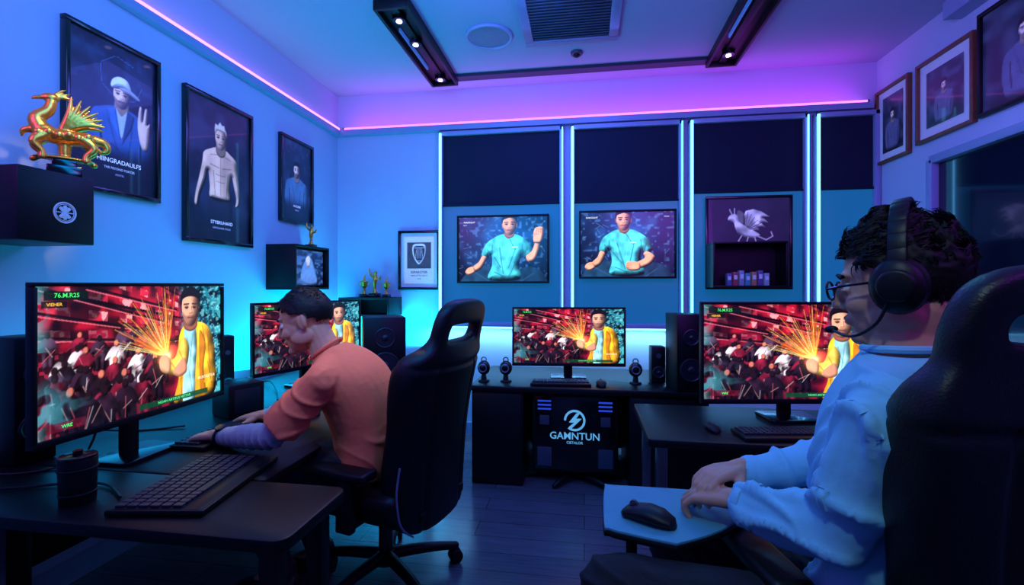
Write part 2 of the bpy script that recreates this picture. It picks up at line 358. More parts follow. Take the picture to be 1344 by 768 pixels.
g.poly(q([(.84,.40),(.885,.52),(.87,.75),(.89,1.0),(.85,1.0),(.838,.7)]),(186,104,20),dome=.03,al=.8)
for a_,b_ in(((.75,.45),(.78,.62)),((.79,.42),(.77,.7)),((.76,.7),(.79,.95))): g.seg((a_[0]*1.78,a_[1]),(b_[0]*1.78,b_[1]),.008,(80,140,165),.7,1)
for a_,b_ in(((.90,.45),(.92,.8)),((.71,.8),(.72,1.0)),((.86,.36),(.88,.5)),((.90,.7),(.93,.9)),((.70,.66),(.715,.8))): g.seg((a_[0]*1.78,a_[1]),(b_[0]*1.78,b_[1]),.009,(150,80,14),.7,1)
g.poly(q([(.73,.44),(.765,.54),(.745,.71),(.68,.77),(.615,.72),(.62,.63),(.67,.61),(.695,.52)]),(248,200,84),dome=.06,tex=.5,shade=.9)
for a_,b_ in(((.70,.56),(.73,.66)),((.65,.65),(.68,.72))): g.seg((a_[0]*1.78,a_[1]),(b_[0]*1.78,b_[1]),.008,(170,100,20),.7,1)
g.poly(q([(.635,.73),(.585,.70),(.575,.61),(.61,.57),(.645,.63)]),(240,172,134),dome=.03)
g.poly(q([(.735,.62),(.68,.68),(.66,.74),(.70,.78),(.75,.74)]),(226,150,120),dome=.03)
man_s=.27; cx,cy=.775*1.78,.195
g.poly([(cx+x*man_s,cy+y*man_s) for x,y in [(-.25,.2),(-.3,.6),(0,.75),(.3,.6),(.25,.2)]],(150,86,70),dome=.02)
face_paint(g,cx,cy,man_s,(232,164,136),(60,34,34),.4)
g.poly([(cx+x*man_s,cy+y*man_s) for x,y in [(-.41,0),(-.45,-.4),(-.2,-.66),(.15,-.7),(.43,-.45),(.41,0),(.35,-.3),(0,-.40),(-.35,-.30)]],(22,14,20),dome=.03)
g.mix(((U>.03)&(U<.21)&(W_>.03)&(W_<.09))*.85,(6,24,18)); g.mix(((U>.02)&(U<.12)&(W_>.10)&(W_<.14))*.8,(20,12,10))
g.mix(((U>.46)&(U<.90)&(W_>.935)&(W_<.98))*.85,(8,70,44)); g.mix(((U>.04)&(U<.2)&(W_>.91)&(W_<.97))*.6,(120,14,40))
GAMETXT=[("76.M.R25",.12,.06,.042,(70,235,110)),("VIEHER",.07,.12,.030,(255,190,60)),("MURTISETUR",.89,.83,.034,(255,240,200)),("ROTEN",.90,.875,.028,(255,190,60)),("NOAH ARTIFUS HITTAR",.67,.958,.030,(90,240,140)),("WRE",.12,.94,.032,(80,240,120))]
# ---------------------------------------------------------------- room
XL,XR,YB,YF,ZC=-2.17,2.17,3.92,-1.5,2.94
def struct(name,c,size,m):
    o=M().box((0,0,0),size).obj(name,m,loc=c,ang=0,kind='structure'); return o
FM=bpy.data.materials.new('dark_wood_planks'); FM.use_nodes=True
n=FM.node_tree.nodes; l=FM.node_tree.links; b=n['Principled BSDF']
tc=n.new('ShaderNodeTexCoord'); mp=n.new('ShaderNodeMapping')
br=n.new('ShaderNodeTexBrick'); br.inputs['Scale'].default_value=1; br.inputs['Brick Width'].default_value=1.1; br.inputs['Row Height'].default_value=.14; br.inputs['Mortar Size'].default_value=.002
br.inputs['Color1'].default_value=C(112,112,122); br.inputs['Color2'].default_value=C(98,98,110); br.inputs['Mortar'].default_value=C(60,62,74)
nz=n.new('ShaderNodeTexNoise'); nz.inputs['Scale'].default_value=6; nz.inputs['Detail'].default_value=8
mp2=n.new('ShaderNodeMapping'); mp2.inputs['Scale'].default_value=(1,14,1)
mx=n.new('ShaderNodeMix'); mx.data_type='RGBA'; mx.blend_type='MULTIPLY'; mx.inputs[0].default_value=.6
l.new(tc.outputs['Object'],mp.inputs[0]); l.new(mp.outputs[0],br.inputs['Vector']); l.new(tc.outputs['Object'],mp2.inputs[0]); l.new(mp2.outputs[0],nz.inputs['Vector'])
l.new(br.outputs['Color'],mx.inputs[6]); l.new(nz.outputs['Fac'],mx.inputs[7]); l.new(mx.outputs[2],b.inputs['Base Color']); b.inputs['Roughness'].default_value=.22
YM=(YB+YF)/2; LY=YB-YF
struct('floor',(0,YM,-.05),(4.34,LY,.1),FM)
struct('ceiling',(0,YM,ZC+.05),(4.34,LY,.1),CEIL)
struct('wall_left',(XL-.05,YM,ZC/2),(.1,LY+.2,ZC+.2),WALL)
struct('wall_right',(XR+.05,YM,ZC/2),(.1,LY+.2,ZC+.2),WALL)
struct('wall_back',(0,YB+.05,ZC/2),(4.34,.1,ZC+.2),WALL)
struct('wall_front',(0,YF-.05,ZC/2),(4.34,.1,ZC+.2),WALL)
struct('baseboard_back',(0,YB-.01,.05),(4.34,.02,.1),FRW)
struct('baseboard_left',(XL+.01,YM,.05),(.02,LY-.1,.1),FRW)
struct('baseboard_right',(XR-.01,YM,.05),(.02,LY-.1,.1),FRW)
struct('trim_1',(XL+.025,YM,2.60),(.05,LY,.045),FRW)
struct('trim_2',(0,YB-.03,2.60),(4.24,.06,.045),FRW)
struct('trim_3',(-.02,YB-.24,ZC-.012),(1.98,.085,.024),mat('ceiling_slot_metal',C(40,44,60),.4))
struct('trim_4',(XR-.05,1.4,2.86),(.1,LY-2.0,.1),FRW)
def strip(c,size,m,label,group):
    r=root('led_strip',c,0,label,'light strip',group)
    M().box((0,0,0),size,.003).obj('led_diffuser',m,r)
    ax=max(range(3),key=lambda i:size[i])
    for sg in(-1,1):
        p=[0,0,0]; p[ax]=sg*(size[ax]*.5+.006); z=[size[0]*1.2,size[1]*1.2,size[2]*1.2]; z[ax]=.012; M().box(p,z,.002).obj('end_cap',GREY,r)
strip((XL+.035,YM,2.632),(.03,LY-.1,.018),LEDP,'glowing pink white LED strip along the side wall','cove light strips')
strip((0,YB-.04,2.632),(4.16,.03,.018),LEDV,'glowing violet white LED strip above the windows','cove light strips')
def window(i,x0,x1,z0=.92,z1=2.565,bz=1.955):
    w=x1-x0; mm=M(); f=.035
    mm.box((x0+f/2,YB-.03,(z0+z1)/2),(f,.06,z1-z0),.004).box((x1-f/2,YB-.03,(z0+z1)/2),(f,.06,z1-z0),.004)
    mm.box(((x0+x1)/2,YB-.03,z1-f/2),(w,.06,f),.004).box(((x0+x1)/2,YB-.045,z0+f/2),(w,.09,f),.004)
    o=mm.obj('window_%d'%i,FRW,kind='structure')
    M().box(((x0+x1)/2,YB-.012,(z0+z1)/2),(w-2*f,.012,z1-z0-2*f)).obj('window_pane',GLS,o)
    M().box(((x0+x1)/2,YB-.026,(bz+z1-f)/2),(w-2*f-.006,.008,z1-f-bz)).cyl((x0+f,YB-.032,bz),(x1-f,YB-.032,bz),.009).obj('roller_blind',BLIND,o)
    M().box((x0+.02,YB-.066,1.75),(.018,.012,1.6),.002).obj('led_strip',LEDC,o,label='vertical cyan white LED strip')
    if i in(1,2,3): M().box((x1-.012,YB-.066,1.75),(.008,.012,1.6),.002).obj('led_strip',LEDC,o,label='vertical cyan white LED strip')
    if i<4: M().box(((x0+x1)/2,YB-.06,.912),(w,.04,.012),.002).obj('sill_led_strip',LEDC,o,label='cyan LED strip under the sill')
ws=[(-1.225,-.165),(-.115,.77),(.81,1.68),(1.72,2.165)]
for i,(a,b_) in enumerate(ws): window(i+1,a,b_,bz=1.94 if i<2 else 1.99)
mm=M(); y0,y1,z0,z1=.5,3.29,.9,2.038
for c,s_ in (((XR-.03,(y0+y1)/2,z1),(.06,y1-y0,.05)),((XR-.03,(y0+y1)/2,z0),(.06,y1-y0,.05)),((XR-.03,y1,(z0+z1)/2),(.06,.05,z1-z0)),((XR-.03,y0,(z0+z1)/2),(.06,.05,z1-z0)),((XR-.03,2.2,(z0+z1)/2),(.05,.05,z1-z0))): mm.box(c,s_,.004)
o=mm.obj('window_5',FRW,kind='structure')
M().box((XR-.012,(y0+y1)/2,(z0+z1)/2),(.012,y1-y0-.04,z1-z0-.04)).obj('window_pane',DGL,o)
# ---------------------------------------------------------------- ceiling fixtures
def fixture(x,ya,yb,label):
    r=root('ceiling_light_fixture',(x,(ya+yb)/2,ZC),0,label,'ceiling light','black ceiling light fixtures'); L=yb-ya
    mm=M(); mm.box((-.1,0,-.03),(.02,L,.06),.004).box((.1,0,-.03),(.02,L,.06),.004).box((0,L/2-.01,-.03),(.2,.02,.06),.004).box((0,-L/2+.01,-.03),(.2,.02,.06),.004).box((0,0,-.012),(.19,L-.02,.02))
    mm.box((0,0,-.030),(.05,L*.96,.02),.004); mm.obj('housing',BLK,r)
    for t in (-.38,-.12,.38):
        m2=M().cyl((0,t*L,-.02),(0,t*L,-.062),.045,.04,20).obj('lamp_head',BLKG,r)
        M().cyl((0,t*L,-.06),(0,t*L,-.068),.018,seg=16).obj('lamp_lens',SPOT,m2)
    M().box((-.055,0,-.03),(.012,L*.5,.03),.002).obj('light_bar',emi('fixture_blue',C(60,120,255),.5),r)
fixture(-1.12,2.62,3.72,'long black recessed track light with small spot lamps')
fixture(1.0,2.1,3.70,'long black recessed track light with small spot lamps')
r=root('air_conditioner_vent',(-.09,2.95,ZC),0,'square pale ceiling air conditioner grille with dark slats','air vent')
mm=M()
for c,s_ in (((0,.28,-.012),(.62,.06,.03)),((0,-.28,-.012),(.62,.06,.03)),((.28,0,-.012),(.06,.5,.03)),((-.28,0,-.012),(.06,.5,.03))): mm.box(c,s_,.006)
mm.obj('frame',mat('vent_white',C(120,132,160),.5),r)
mm=M().box((0,0,-.008),(.5,.5,.014))
for i in range(16): mm.box((0,-.235+i*.031,-.016),(.5,.02,.004),rot=(R(35),0,0))
mm.obj('grille',mat('vent_dark',C(60,68,88),.5),r)
r=root('ceiling_speaker',(-.634,3.12,ZC),0,'round flush ceiling speaker with perforated pale cover','speaker')
M().tor((0,0,-.006),.15,.012).obj('ring',FRW,r); M().cyl((0,0,0),(0,0,-.008),.145,seg=40).obj('grille',mat('grille_grey',C(120,132,155),.6,bump=.6,bscale=120),r)
r=root('smoke_detector',(-.055,3.43,ZC),0,'small round dark smoke detector on the ceiling','smoke detector')
M().cyl((0,0,0),(0,0,-.02),.045,.04,bev=.004).obj('base',GREY,r); M().sph((0,0,-.022),(.025,.025,.016)).obj('sensor_cap',BLK,r)
# ---------------------------------------------------------------- pictures
def framed(loc,yaw,w,h,fw,cv,label,category,group,fm=BLKG,mw=0,texts=(),pm=PRT,name='framed_poster',d=.03):
    r=root(name,loc,yaw,label,category,group)
    mm=M().box((0,-d/2,h/2-fw/2),(w,d,fw),.003).box((0,-d/2,-h/2+fw/2),(w,d,fw),.003).box((-w/2+fw/2,-d/2,0),(fw,d,h-2*fw),.003).box((w/2-fw/2,-d/2,0),(fw,d,h-2*fw),.003)
    mm.obj('frame',fm,r)
    M().box((0,-.006,0),(w-2*fw,.01,h-2*fw)).obj('mat_board' if mw else 'backing',MATB if mw else BLK,r)
    me=cv.mesh('picture',w-2*fw-2*mw,h-2*fw-2*mw,texts); put('picture',me,pm,r,(0,-.014,0),ang=0)
    return r
def dark_bg(cv,a,b,seed,k=.5):
    N=vn(cv.w,cv.h,6,9,seed); cv.mix(ss(.3,.9,N)*k,a); cv.mix(ss(.5,.9,vn(cv.w,cv.h,14,20,seed+1))*k*.6,b)
w,h=.452,.721
cv=Cv(120,190,w/h,(14,22,44),(8,12,28)); dark_bg(cv,(28,50,88),(44,76,122),11)
for i in range(6):
    a_=i*.9; cv.seg((.36+.16*math.cos(a_),.22+.15*math.sin(a_)),(.36+.16*math.cos(a_+.8),.22+.15*math.sin(a_+.8)),.003,(70,110,170),.7)
man(cv,.36,.33,.16,(222,176,156),(24,20,28),(38,78,138),cap=(205,212,235),blazer=True)
cv.poly([(.52,.66),(.49,.56),(.485,.46),(.50,.36),(.52,.37),(.525,.46),(.545,.36),(.565,.37),(.56,.47),(.585,.46),(.58,.56),(.565,.66)],(214,178,166),dome=.03,shade=.8)
cv.mix(ss(.64,.80,cv.V)*.88,(8,14,34))
framed((XL,1.892,2.04),90,w,h,.022,cv,'black framed poster of a man in white cap and navy blazer','poster','framed wall posters',texts=[("HIINGRADAULFS",.55,.80,.042,(235,238,250)),("THE PEYOND FORTER",.55,.85,.022,(190,200,225)),("ARISTEL",.55,.89,.018,(150,160,200))])
w,h=.53,.861
cv=Cv(150,244,w/h,(30,34,60),(14,18,38)); dark_bg(cv,(60,70,108),(36,52,96),21)
man(cv,.31,.25,.145,(206,166,148),(196,180,168),(0,0,0),bare=True,pants=(34,36,58),spiky=True,beard=.25)
cv.mix(ss(.74,.88,cv.V)*.8,(12,18,40))
framed((XL,2.535,1.936),90,w,h,.024,cv,'black framed poster of a shirtless muscular man in dark trousers','poster','framed wall posters',texts=[("STYBRUHARD",.52,.87,.034,(225,230,245)),("NINTELARGE  ROULE",.52,.91,.018,(170,180,215))])
w,h=.41,.637
cv=Cv(100,150,w/h,(26,40,70),(12,18,40)); dark_bg(cv,(44,68,112),(70,94,140),31)
man(cv,.32,.36,.17,(190,165,165),(16,16,26),(60,96,138)); cv.mix(ss(.7,.85,cv.V)*.85,(14,20,42))
framed((XL,3.295,2.047),90,w,h,.024,cv,'small black framed portrait poster of a man in dark tee','poster','framed wall posters',texts=[("HNOIIRE",.5,.82,.04,(220,225,245)),("MERCIS",.5,.87,.024,(170,180,215))])
def sidepic(y0,y1,z0,z1,fm,mw,seed,label):
    w=y1-y0;h=z1-z0; cv=Cv(70,84,w/h,(30,38,66),(14,18,42)); dark_bg(cv,(70,84,130),(30,36,66),seed)
    man(cv,.5*w/h,.36,.17,(165,150,170),(16,16,26),(60,66,110))
    framed((XR,(y0+y1)/2,(z0+z1)/2),-90,w,h,.022,cv,label,'picture frame','framed pictures',fm=fm,mw=mw,name='framed_picture')
sidepic(3.53,3.895,2.148,2.69,WOOD,.05,41,'wooden framed portrait print with white mat in the corner')
sidepic(2.996,3.46,2.174,2.69,WOOD,.06,43,'wooden framed portrait print with wide white mat')
sidepic(2.42,2.968,2.18,2.75,BLK,0,45,'thin black framed dark picture beside a wooden frame')
w,h=.372,.509
cv=Cv(70,96,w/h,(196,200,206),(180,186,196))
cv.poly([(.1*.73,.12),(.9*.73,.12),(.9*.73,.68),(.1*.73,.68)],(60,66,78),smooth=False,shade=.1)
sh=[(.365-.15,.18),(.365,.15),(.365+.15,.18),(.365+.16,.35),(.365+.1,.5),(.365,.6),(.365-.1,.5),(.365-.16,.35)]
cv.poly(sh,(190,196,205),dome=.03); cv.poly([((x-.365)*.8+.365,(y-.37)*.8+.37) for x,y in sh],(40,46,60),dome=.02)
for k in range(-2,3): cv.seg((.365+k*.03,.26),(.365+k*.045,.46),.007,(200,205,215),.9)
cv.seg((.26,.24),(.47,.24),.012,(200,205,215),.9); cv.seg((.3,.52),(.43,.52),.008,(200,205,215),.9)
framed((-1.409,YB,1.48),0,w,h,.022,cv,'black framed award certificate with shield crest','award frame',None,mw=.03,name='award_frame',texts=[("ESPAROTER",.5,.76,.07,(30,34,50)),("AMAILLETIRE CEROT",.5,.83,.04,(60,64,80)),("CUP",.5,.9,.04,(60,64,80))])
def tvpic(seed,cx,raise_):
    cv=Cv(220,160,1.37,(14,32,70),(6,14,38)); N=vn(220,160,9,7,seed)
    cv.mix(ss(.4,.9,N)*.6,(30,78,140)); cv.mix(ss(.62,.9,vn(220,160,30,24,seed+1))*.5,(90,140,210))
    cv.glow((cx,.35),.38,(16,60,120),.8)
    for i in range(34):
        rr=np.random.RandomState(seed*10+i); x=.02+1.33*rr.rand();y=rr.rand(); cv.seg((x,y),(x+.24*rr.rand()-.12,y+.2*rr.rand()-.1),.0035,(120,175,240),.6)
    T=(66,184,206); S=(228,158,130); D=(28,100,126)
    # lean: shear the upper body sideways, enlarge the figure in frame
    ln=.10 if raise_ else -.06; K=1.17
    def f(x,y): return (cx+(x+ln*(.8-y))*K,.47+(y-.47)*K)
    p=lambda L:[f(x,y) for x,y in L]
    cv.poly(p([(-.02,.93),(-.12,.76),(-.34,.70),(-.50,.80),(-.60,1.05),(-.1,1.08)]),(24,56,86),dome=.1,shade=1,tex=.5)
    cv.poly(p([(.04,.93),(.20,.76),(.38,.74),(.52,.84),(.60,1.05),(.1,1.08)]),(20,48,76),dome=.1,shade=1,tex=.5)
    cv.seg(f(-.40,.80),f(-.2,.92),.012,(60,110,150),.6,1); cv.seg(f(.38,.82),f(.2,.94),.012,(60,110,150),.6,1)
    cv.poly(p([(-.09,.30),(-.20,.35),(-.29,.43),(-.335,.57),(-.26,.63),(-.20,.58),(-.18,.72),(-.20,.90),(.20,.90),(.18,.72),(.20,.58),(.27,.62),(.34,.56),(.29,.43),(.20,.35),(.09,.30)]),T,dome=.10,shade=1.15,tex=.6)
    for a_,b_ in(((-.1,.48),(-.02,.82)),((.12,.46),(.04,.75)),((-.16,.60),(-.06,.74)),((.16,.60),(.06,.86)),((-.20,.44),(-.20,.58)),((.20,.44),(.20,.58)),((-.14,.8),(.04,.88)),((.02,.36),(.10,.5)),((-.26,.50),(-.22,.60)),((.27,.48),(.23,.58))): cv.seg(f(*a_),f(*b_),.012,D,.75,1)
    for a_,b_ in(((-.13,.42),(-.08,.7)),((.06,.40),(.0,.66))): cv.seg(f(*a_),f(*b_),.010,(150,226,236),.5,1)
    cv.poly(p([(-.07,.29),(0,.36),(.07,.29),(0,.31)]),(170,110,92),dome=.02)
    cv.seg(f(.07,.47),f(.13,.47),.012,(225,242,246),.8)
    cv.poly(p([(-.32,.58),(-.36,.66),(-.44,.74),(-.41,.80),(-.32,.75),(-.26,.62)]),S,dome=.05,shade=1)
    cv.poly(p([(-.43,.73),(-.50,.745),(-.53,.80),(-.48,.84),(-.40,.80)]),S,dome=.03,shade=.9)
    if raise_:
        cv.poly(p([(.26,.59),(.30,.67),(.39,.63),(.43,.42),(.37,.38),(.33,.52)]),S,dome=.05,shade=1); cv.poly(p([(.345,.41),(.325,.31),(.335,.235),(.37,.21),(.43,.21),(.455,.255),(.455,.34),(.43,.42)]),S,dome=.04,shade=1)
        for k in range(3): cv.seg(f(.36+.028*k,.225),f(.36+.028*k,.29),.006,(120,70,60),.8,1)
        cv.seg(f(.335,.30),f(.40,.31),.008,(130,78,66),.7,1)
    else:
        cv.poly(p([(.27,.59),(.36,.66),(.30,.76),(.14,.82),(.11,.75),(.23,.68),(.22,.62)]),S,dome=.05,shade=1); cv.poly(p([(.16,.74),(.03,.72),(-.01,.78),(.03,.84),(.16,.83)]),S,dome=.035,shade=.9)
        for k in range(3): cv.seg(f(.0,.75+.027*k),f(.07,.755+.027*k),.005,(120,70,60),.8,1)
    s=.235*K; hx,hy=f(0,.175)
    cv.poly([(hx+x*s,hy+y*s) for x,y in [(-.22,.2),(-.25,.6),(0,.75),(.25,.6),(.22,.2)]],(150,98,84),dome=.02)
    for sx in(-1,1): cv.poly([(hx+(sx*.39+x)*s,hy+y*s) for x,y in [(-.04,-.1),(.04,-.1),(.04,.1),(-.02,.13)]],(190,124,104),dome=.02)
    face_paint(cv,hx,hy,s,S,(40,28,30),.3)
    cv.poly([(hx+x*s,hy+y*s) for x,y in [(-.41,-.05),(-.45,-.35),(-.32,-.55),(-.1,-.66),(.15,-.62),(.35,-.54),(.43,-.35),(.41,-.05),(.36,-.26),(.2,-.36),(0,-.40),(-.2,-.34),(-.36,-.26)]],(20,16,24),dome=.03,tex=.6)
    return cv
def tv(x0,x1,z0,z1,cv,label,texts):
    w=x1-x0;h=z1-z0; r=root('wall_television',((x0+x1)/2,YB-.07,(z0+z1)/2),0,label,'television','wall mounted televisions')
    mm=M().box((0,-.02,h/2-.008),(w,.04,.016),.003).box((0,-.02,-h/2+.008),(w,.04,.016),.003).box((-w/2+.008,-.02,0),(.016,.04,h-.03),.003).box((w/2-.008,-.02,0),(.016,.04,h-.03),.003).box((0,-.008,0),(w-.02,.02,h-.02))
    mm.obj('housing',BLK,r); M().box((0,.025,0),(.2,.06,.15),.005).obj('wall_mount',GREY,r)
    put('screen',cv.mesh('screen',w-.032,h-.032,texts),SCR2,r,(0,-.024,0),ang=0)
tv(-1.048,-.281,1.28,1.841,tvpic(3,.72,True),'wall screen showing a man in cyan shirt raising his fist',[("PARKRGHT",.12,.08,.036,(220,230,245)),("GHT",.07,.125,.028,(180,200,230))])
tv(-.043,.708,1.316,1.858,tvpic(7,.68,False),'wall screen showing a crouching man in cyan shirt',[("DAKGIGHT",.12,.08,.036,(220,230,245)),("FRON",.92,.08,.028,(180,200,230))])
w,h=.626,.717
cv=Cv(150,172,w/h,(38,36,60),(28,28,50)); dark_bg(cv,(50,46,76),(34,38,66),61,.4)
k=lambda L:[(x*w/h,y) for x,y in L]; WG=(178,174,194)
cv.poly(k([(.46,.33),(.43,.22),(.47,.14),(.56,.12),(.66,.15),(.78,.22),(.69,.225),(.75,.28),(.665,.28),(.71,.33),(.62,.325),(.64,.37),(.56,.375)]),WG,smooth=False,dome=.05,tex=.9,shade=.8)
cv.poly(k([(.41,.30),(.36,.20),(.38,.13),(.45,.18),(.46,.30)]),[c*.7 for c in WG],dome=.03,tex=.8)
cv.poly(k([(.25,.24),(.27,.19),(.33,.17),(.37,.20),(.39,.26),(.46,.31),(.56,.36),(.65,.42),(.58,.46),(.46,.44),(.38,.40),(.34,.33),(.32,.27)]),WG,dome=.04,tex=.8,shade=.9)
for a_ in range(6): cv.seg(k([(.47+.01*a_,.31+.008*a_)])[0],k([(.50+.04*a_,.15+.032*a_)])[0],.004,(46,42,66),.9)
for L in ([(.62,.43),(.72,.47),(.80,.43),(.78,.38)],[(.42,.42),(.38,.48),(.42,.52)],[(.50,.44),(.48,.50),(.53,.53)],[(.58,.44),(.60,.50),(.65,.51)],[(.30,.18),(.27,.12)],[(.33,.17),(.33,.11)]):
    for a_,b_ in zip(L,L[1:]): cv.seg(k([a_])[0],k([b_])[0],.008,WG,1)
framed((1.242,YB-.05,1.59),0,w,h,.02,cv,'dark framed print of a pale winged crest drawing','framed art',None,name='framed_art')
# ---------------------------------------------------------------- wall shelves
def open_box(name,loc,w,d,h,label,yaw=0,t=.015,cat_='shelf',closed=False,grp='black wall box shelves'):
    r=root(name,loc,yaw,label,cat_,grp)
    if closed: M().box((0,-d/2,h/2),(w,d,h),.004).obj('cabinet',BLKM,r)
    else:
        mm=M().box((0,-d/2,t/2),(w,d,t),.002).box((0,-d/2,h-t/2),(w,d,t),.002).box((-w/2+t/2,-d/2,h/2),(t,d,h-2*t),.002).box((w/2-t/2,-d/2,h/2),(t,d,h-2*t),.002)
        mm.obj('shelf_box',BLKM,r); M().box((0,-.006,h/2),(w-2*t,.01,h-2*t)).obj('back_panel',BLKM,r)
    return r
r=open_box('wall_box_shelf',(XL,1.425,1.414),.25,.31,.252,'black cube wall shelf with round emblem, carrying a trophy',90,closed=True)
mm=M().tor((0,0,0),.036,.003,(0,1,0),rs=6).tor((0,0,0),.030,.0012,(0,1,0),rs=6)
for a_ in range(4): mm.box((.016*math.cos(R(45+90*a_)),0,.016*math.sin(R(45+90*a_))),(.018,.003,.010),.001,rot=(0,R(-45-90*a_),0))
mm.box((0,0,0),(.060,.003,.003)).box((0,0,0),(.010,.004,.052),.001).box((0,0,.018),(.026,.003,.004)).box((0,0,-.018),(.026,.003,.004))
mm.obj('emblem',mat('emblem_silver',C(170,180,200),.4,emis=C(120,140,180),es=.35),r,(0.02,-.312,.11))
r=open_box('wall_box_shelf',(XL,3.175,1.232),.43,.224,.315,'black cube wall shelf with a small picture inset',90)
cv=Cv(60,50,1.3,(20,40,70),(10,20,44)); dark_bg(cv,(70,110,160),(120,150,190),71,.8); cv.poly([(.3,.9),(.4,.4),(.7,.2),(.9,.5),(1.0,.95)],(90,120,160))
cv.poly([(.5,.25),(.62,.15),(.72,.25),(.68,.45),(.55,.45)],(190,170,165))
put('picture',cv.mesh('picture',.36,.25),PRTL,r,(0,-.19,.157),ang=0)
M().box((0,-.17,.157),(.39,.02,.28),.003).obj('picture_backing',BLK,r)
open_box('wall_box_shelf',(-1.79,YB,1.008),.44,.28,.154,'low black wall shelf holding gold trophies')
open_box('wall_box_shelf',(1.185,YB-.09,1.246),.51,.2,.334,'black box shelf with small cartons, below a framed print')
x=1.185-.13
for i in range(7):
    cc=[(70,90,150),(150,60,80),(120,130,170),(60,130,160),(160,110,90),(90,70,140),(130,150,180)][i]; hh=.09+.02*((i*7)%3)/2; ww=.032
    o=root('small_carton',(x+i*.043,YB-.22,1.2612),0,'small coloured collectible carton on the black shelf','carton','cartons on the box shelf')
    mt=mat('carton_print',C(*cc),.4,var=.4,scale=60,emis=C(*cc),es=.08)
    M().box((0,0,hh/2),(ww,.05,hh),.002).obj('carton_body',mt,o); M().box((0,-.0255,hh*.6),(ww*.7,.001,hh*.3)).obj('carton_label',MATB,o)
# ---------------------------------------------------------------- trophies
def rm_obj(mm,name,m,parent,vox,sm=3,loc=(0,0,0)): return put(name,remesh(mm,vox,sm),m,parent,loc,ang=60)
r=root('trophy',(-1.93,1.50,1.666),52,'ornate gold winged creature trophy on a black plinth','trophy','gold trophies')
M().box((0,0,.02),(.10,.08,.04),.006).box((0,0,.05),(.07,.055,.03),.004).obj('plinth',BLKG,r)
mm=M()
mm.sph((0,0,.150),(.088,.042,.030)).sph((-.055,0,.165),(.036,.032,.026)).sph((.055,0,.155),(.034,.034,.026))
mm.limb([(-.06,0,.165),(-.075,0,.205),(-.045,0,.24),(-.035,0,.275)],[.030,.024,.019,.016]); mm.sph((-.038,0,.29),(.026,.016,.017)); mm.limb([(-.055,0,.288),(-.08,0,.280),(-.086,0,.272)],[.009,.006,.002])
for k_ in range(3): mm.limb([(-.03,0,.298),(-.012+.010*k_,0,.318-.010*k_),(.004+.010*k_,0,.330-.016*k_)],[.007,.006,.002])
for k_,(ex,ez) in enumerate(((.018,.298),(.045,.290),(.070,.276),(.092,.256),(.106,.232),(.112,.206))):
    for yy in(-1,1): mm.limb([(-.005,yy*.015,.175),(.012+.010*k_,yy*.028,.205+.006*(5-k_)),(ex,yy*.034,ez)],[.013,.0105,.003])
mm.limb([(.08,0,.155),(.112,0,.150),(.122,0,.125),(.105,0,.112),(.095,0,.125)],[.022,.016,.012,.009,.005]); mm.limb([(-.085,0,.165),(-.108,0,.155),(-.112,0,.135)],[.014,.010,.004])
for k_ in range(6): mm.sph((-.07+.027*k_,-.040,.150+.007*(k_%2)),(.012,.007,.013))
for sx,sy,fx in((-.055,.025,-.085),(-.055,-.025,-.06),(.055,.025,.085),(.055,-.025,.06)): mm.limb([(sx,sy,.145),(sx*1.5,sy*1.4,.115),(sx*1.1,sy*1.3,.085),(fx,sy*1.3,.064)],[.021,.014,.010,.011])
mm.limb([(0,0,.13),(0,0,.07)],[.022,.016]); mm.sph((0,0,.068),(.088,.038,.009))
rm_obj(mm,'figure',GOLD,r,.003,1)
def small_trophy(loc,h,label,kind=0):
    r=root('trophy',loc,0,label,'trophy','gold trophies')
    M().box((0,0,h*.07),(h*.34,h*.34,h*.14),h*.02).obj('plinth',BLKG,r)
    mm=M().cyl((0,0,h*.14),(0,0,h*.3),h*.1,h*.04).sph((0,0,h*.34),h*.06)
    if kind==0:
        mm.loft([((0,0,h*.36),(1,0,0),h*.04,(0,1,0),h*.04),((0,0,h*.5),(1,0,0),h*.13,(0,1,0),h*.13),((0,0,h*.72),(1,0,0),h*.17,(0,1,0),h*.17)]).tor((-h*.18,0,h*.58),h*.09,h*.02,(0,1,0)).tor((h*.18,0,h*.58),h*.09,h*.02,(0,1,0)).limb([(0,0,h*.7),(0,0,h*.85),(h*.05,0,h)],[h*.06,h*.05,h*.02])
    else:
        mm.limb([(0,0,h*.34),(0,0,h*.55),(h*.02,0,h*.72)],[h*.05,h*.08,h*.07]).sph((h*.02,0,h*.85),h*.07).limb([(0,0,h*.68),(-h*.16,0,h*.8),(-h*.2,0,h)],[h*.05,h*.035,h*.03]).limb([(0,0,h*.68),(h*.16,0,h*.62),(h*.22,0,h*.74)],[h*.05,h*.035,h*.03])
    rm_obj(mm,'figure',GOLD,r,h*.025,1)
small_trophy((-2.06,3.33,1.547),.19,'small gold figurine trophy standing on a black wall shelf',1)
small_trophy((-1.86,3.80,1.162),.19,'small gold cup trophy on the low black shelf',0)
small_trophy((-1.76,3.79,1.162),.24,'small gold figure trophy with raised arm on low shelf',1)
small_trophy((-1.66,3.80,1.162),.17,'small gold cup trophy on the low black shelf',0)
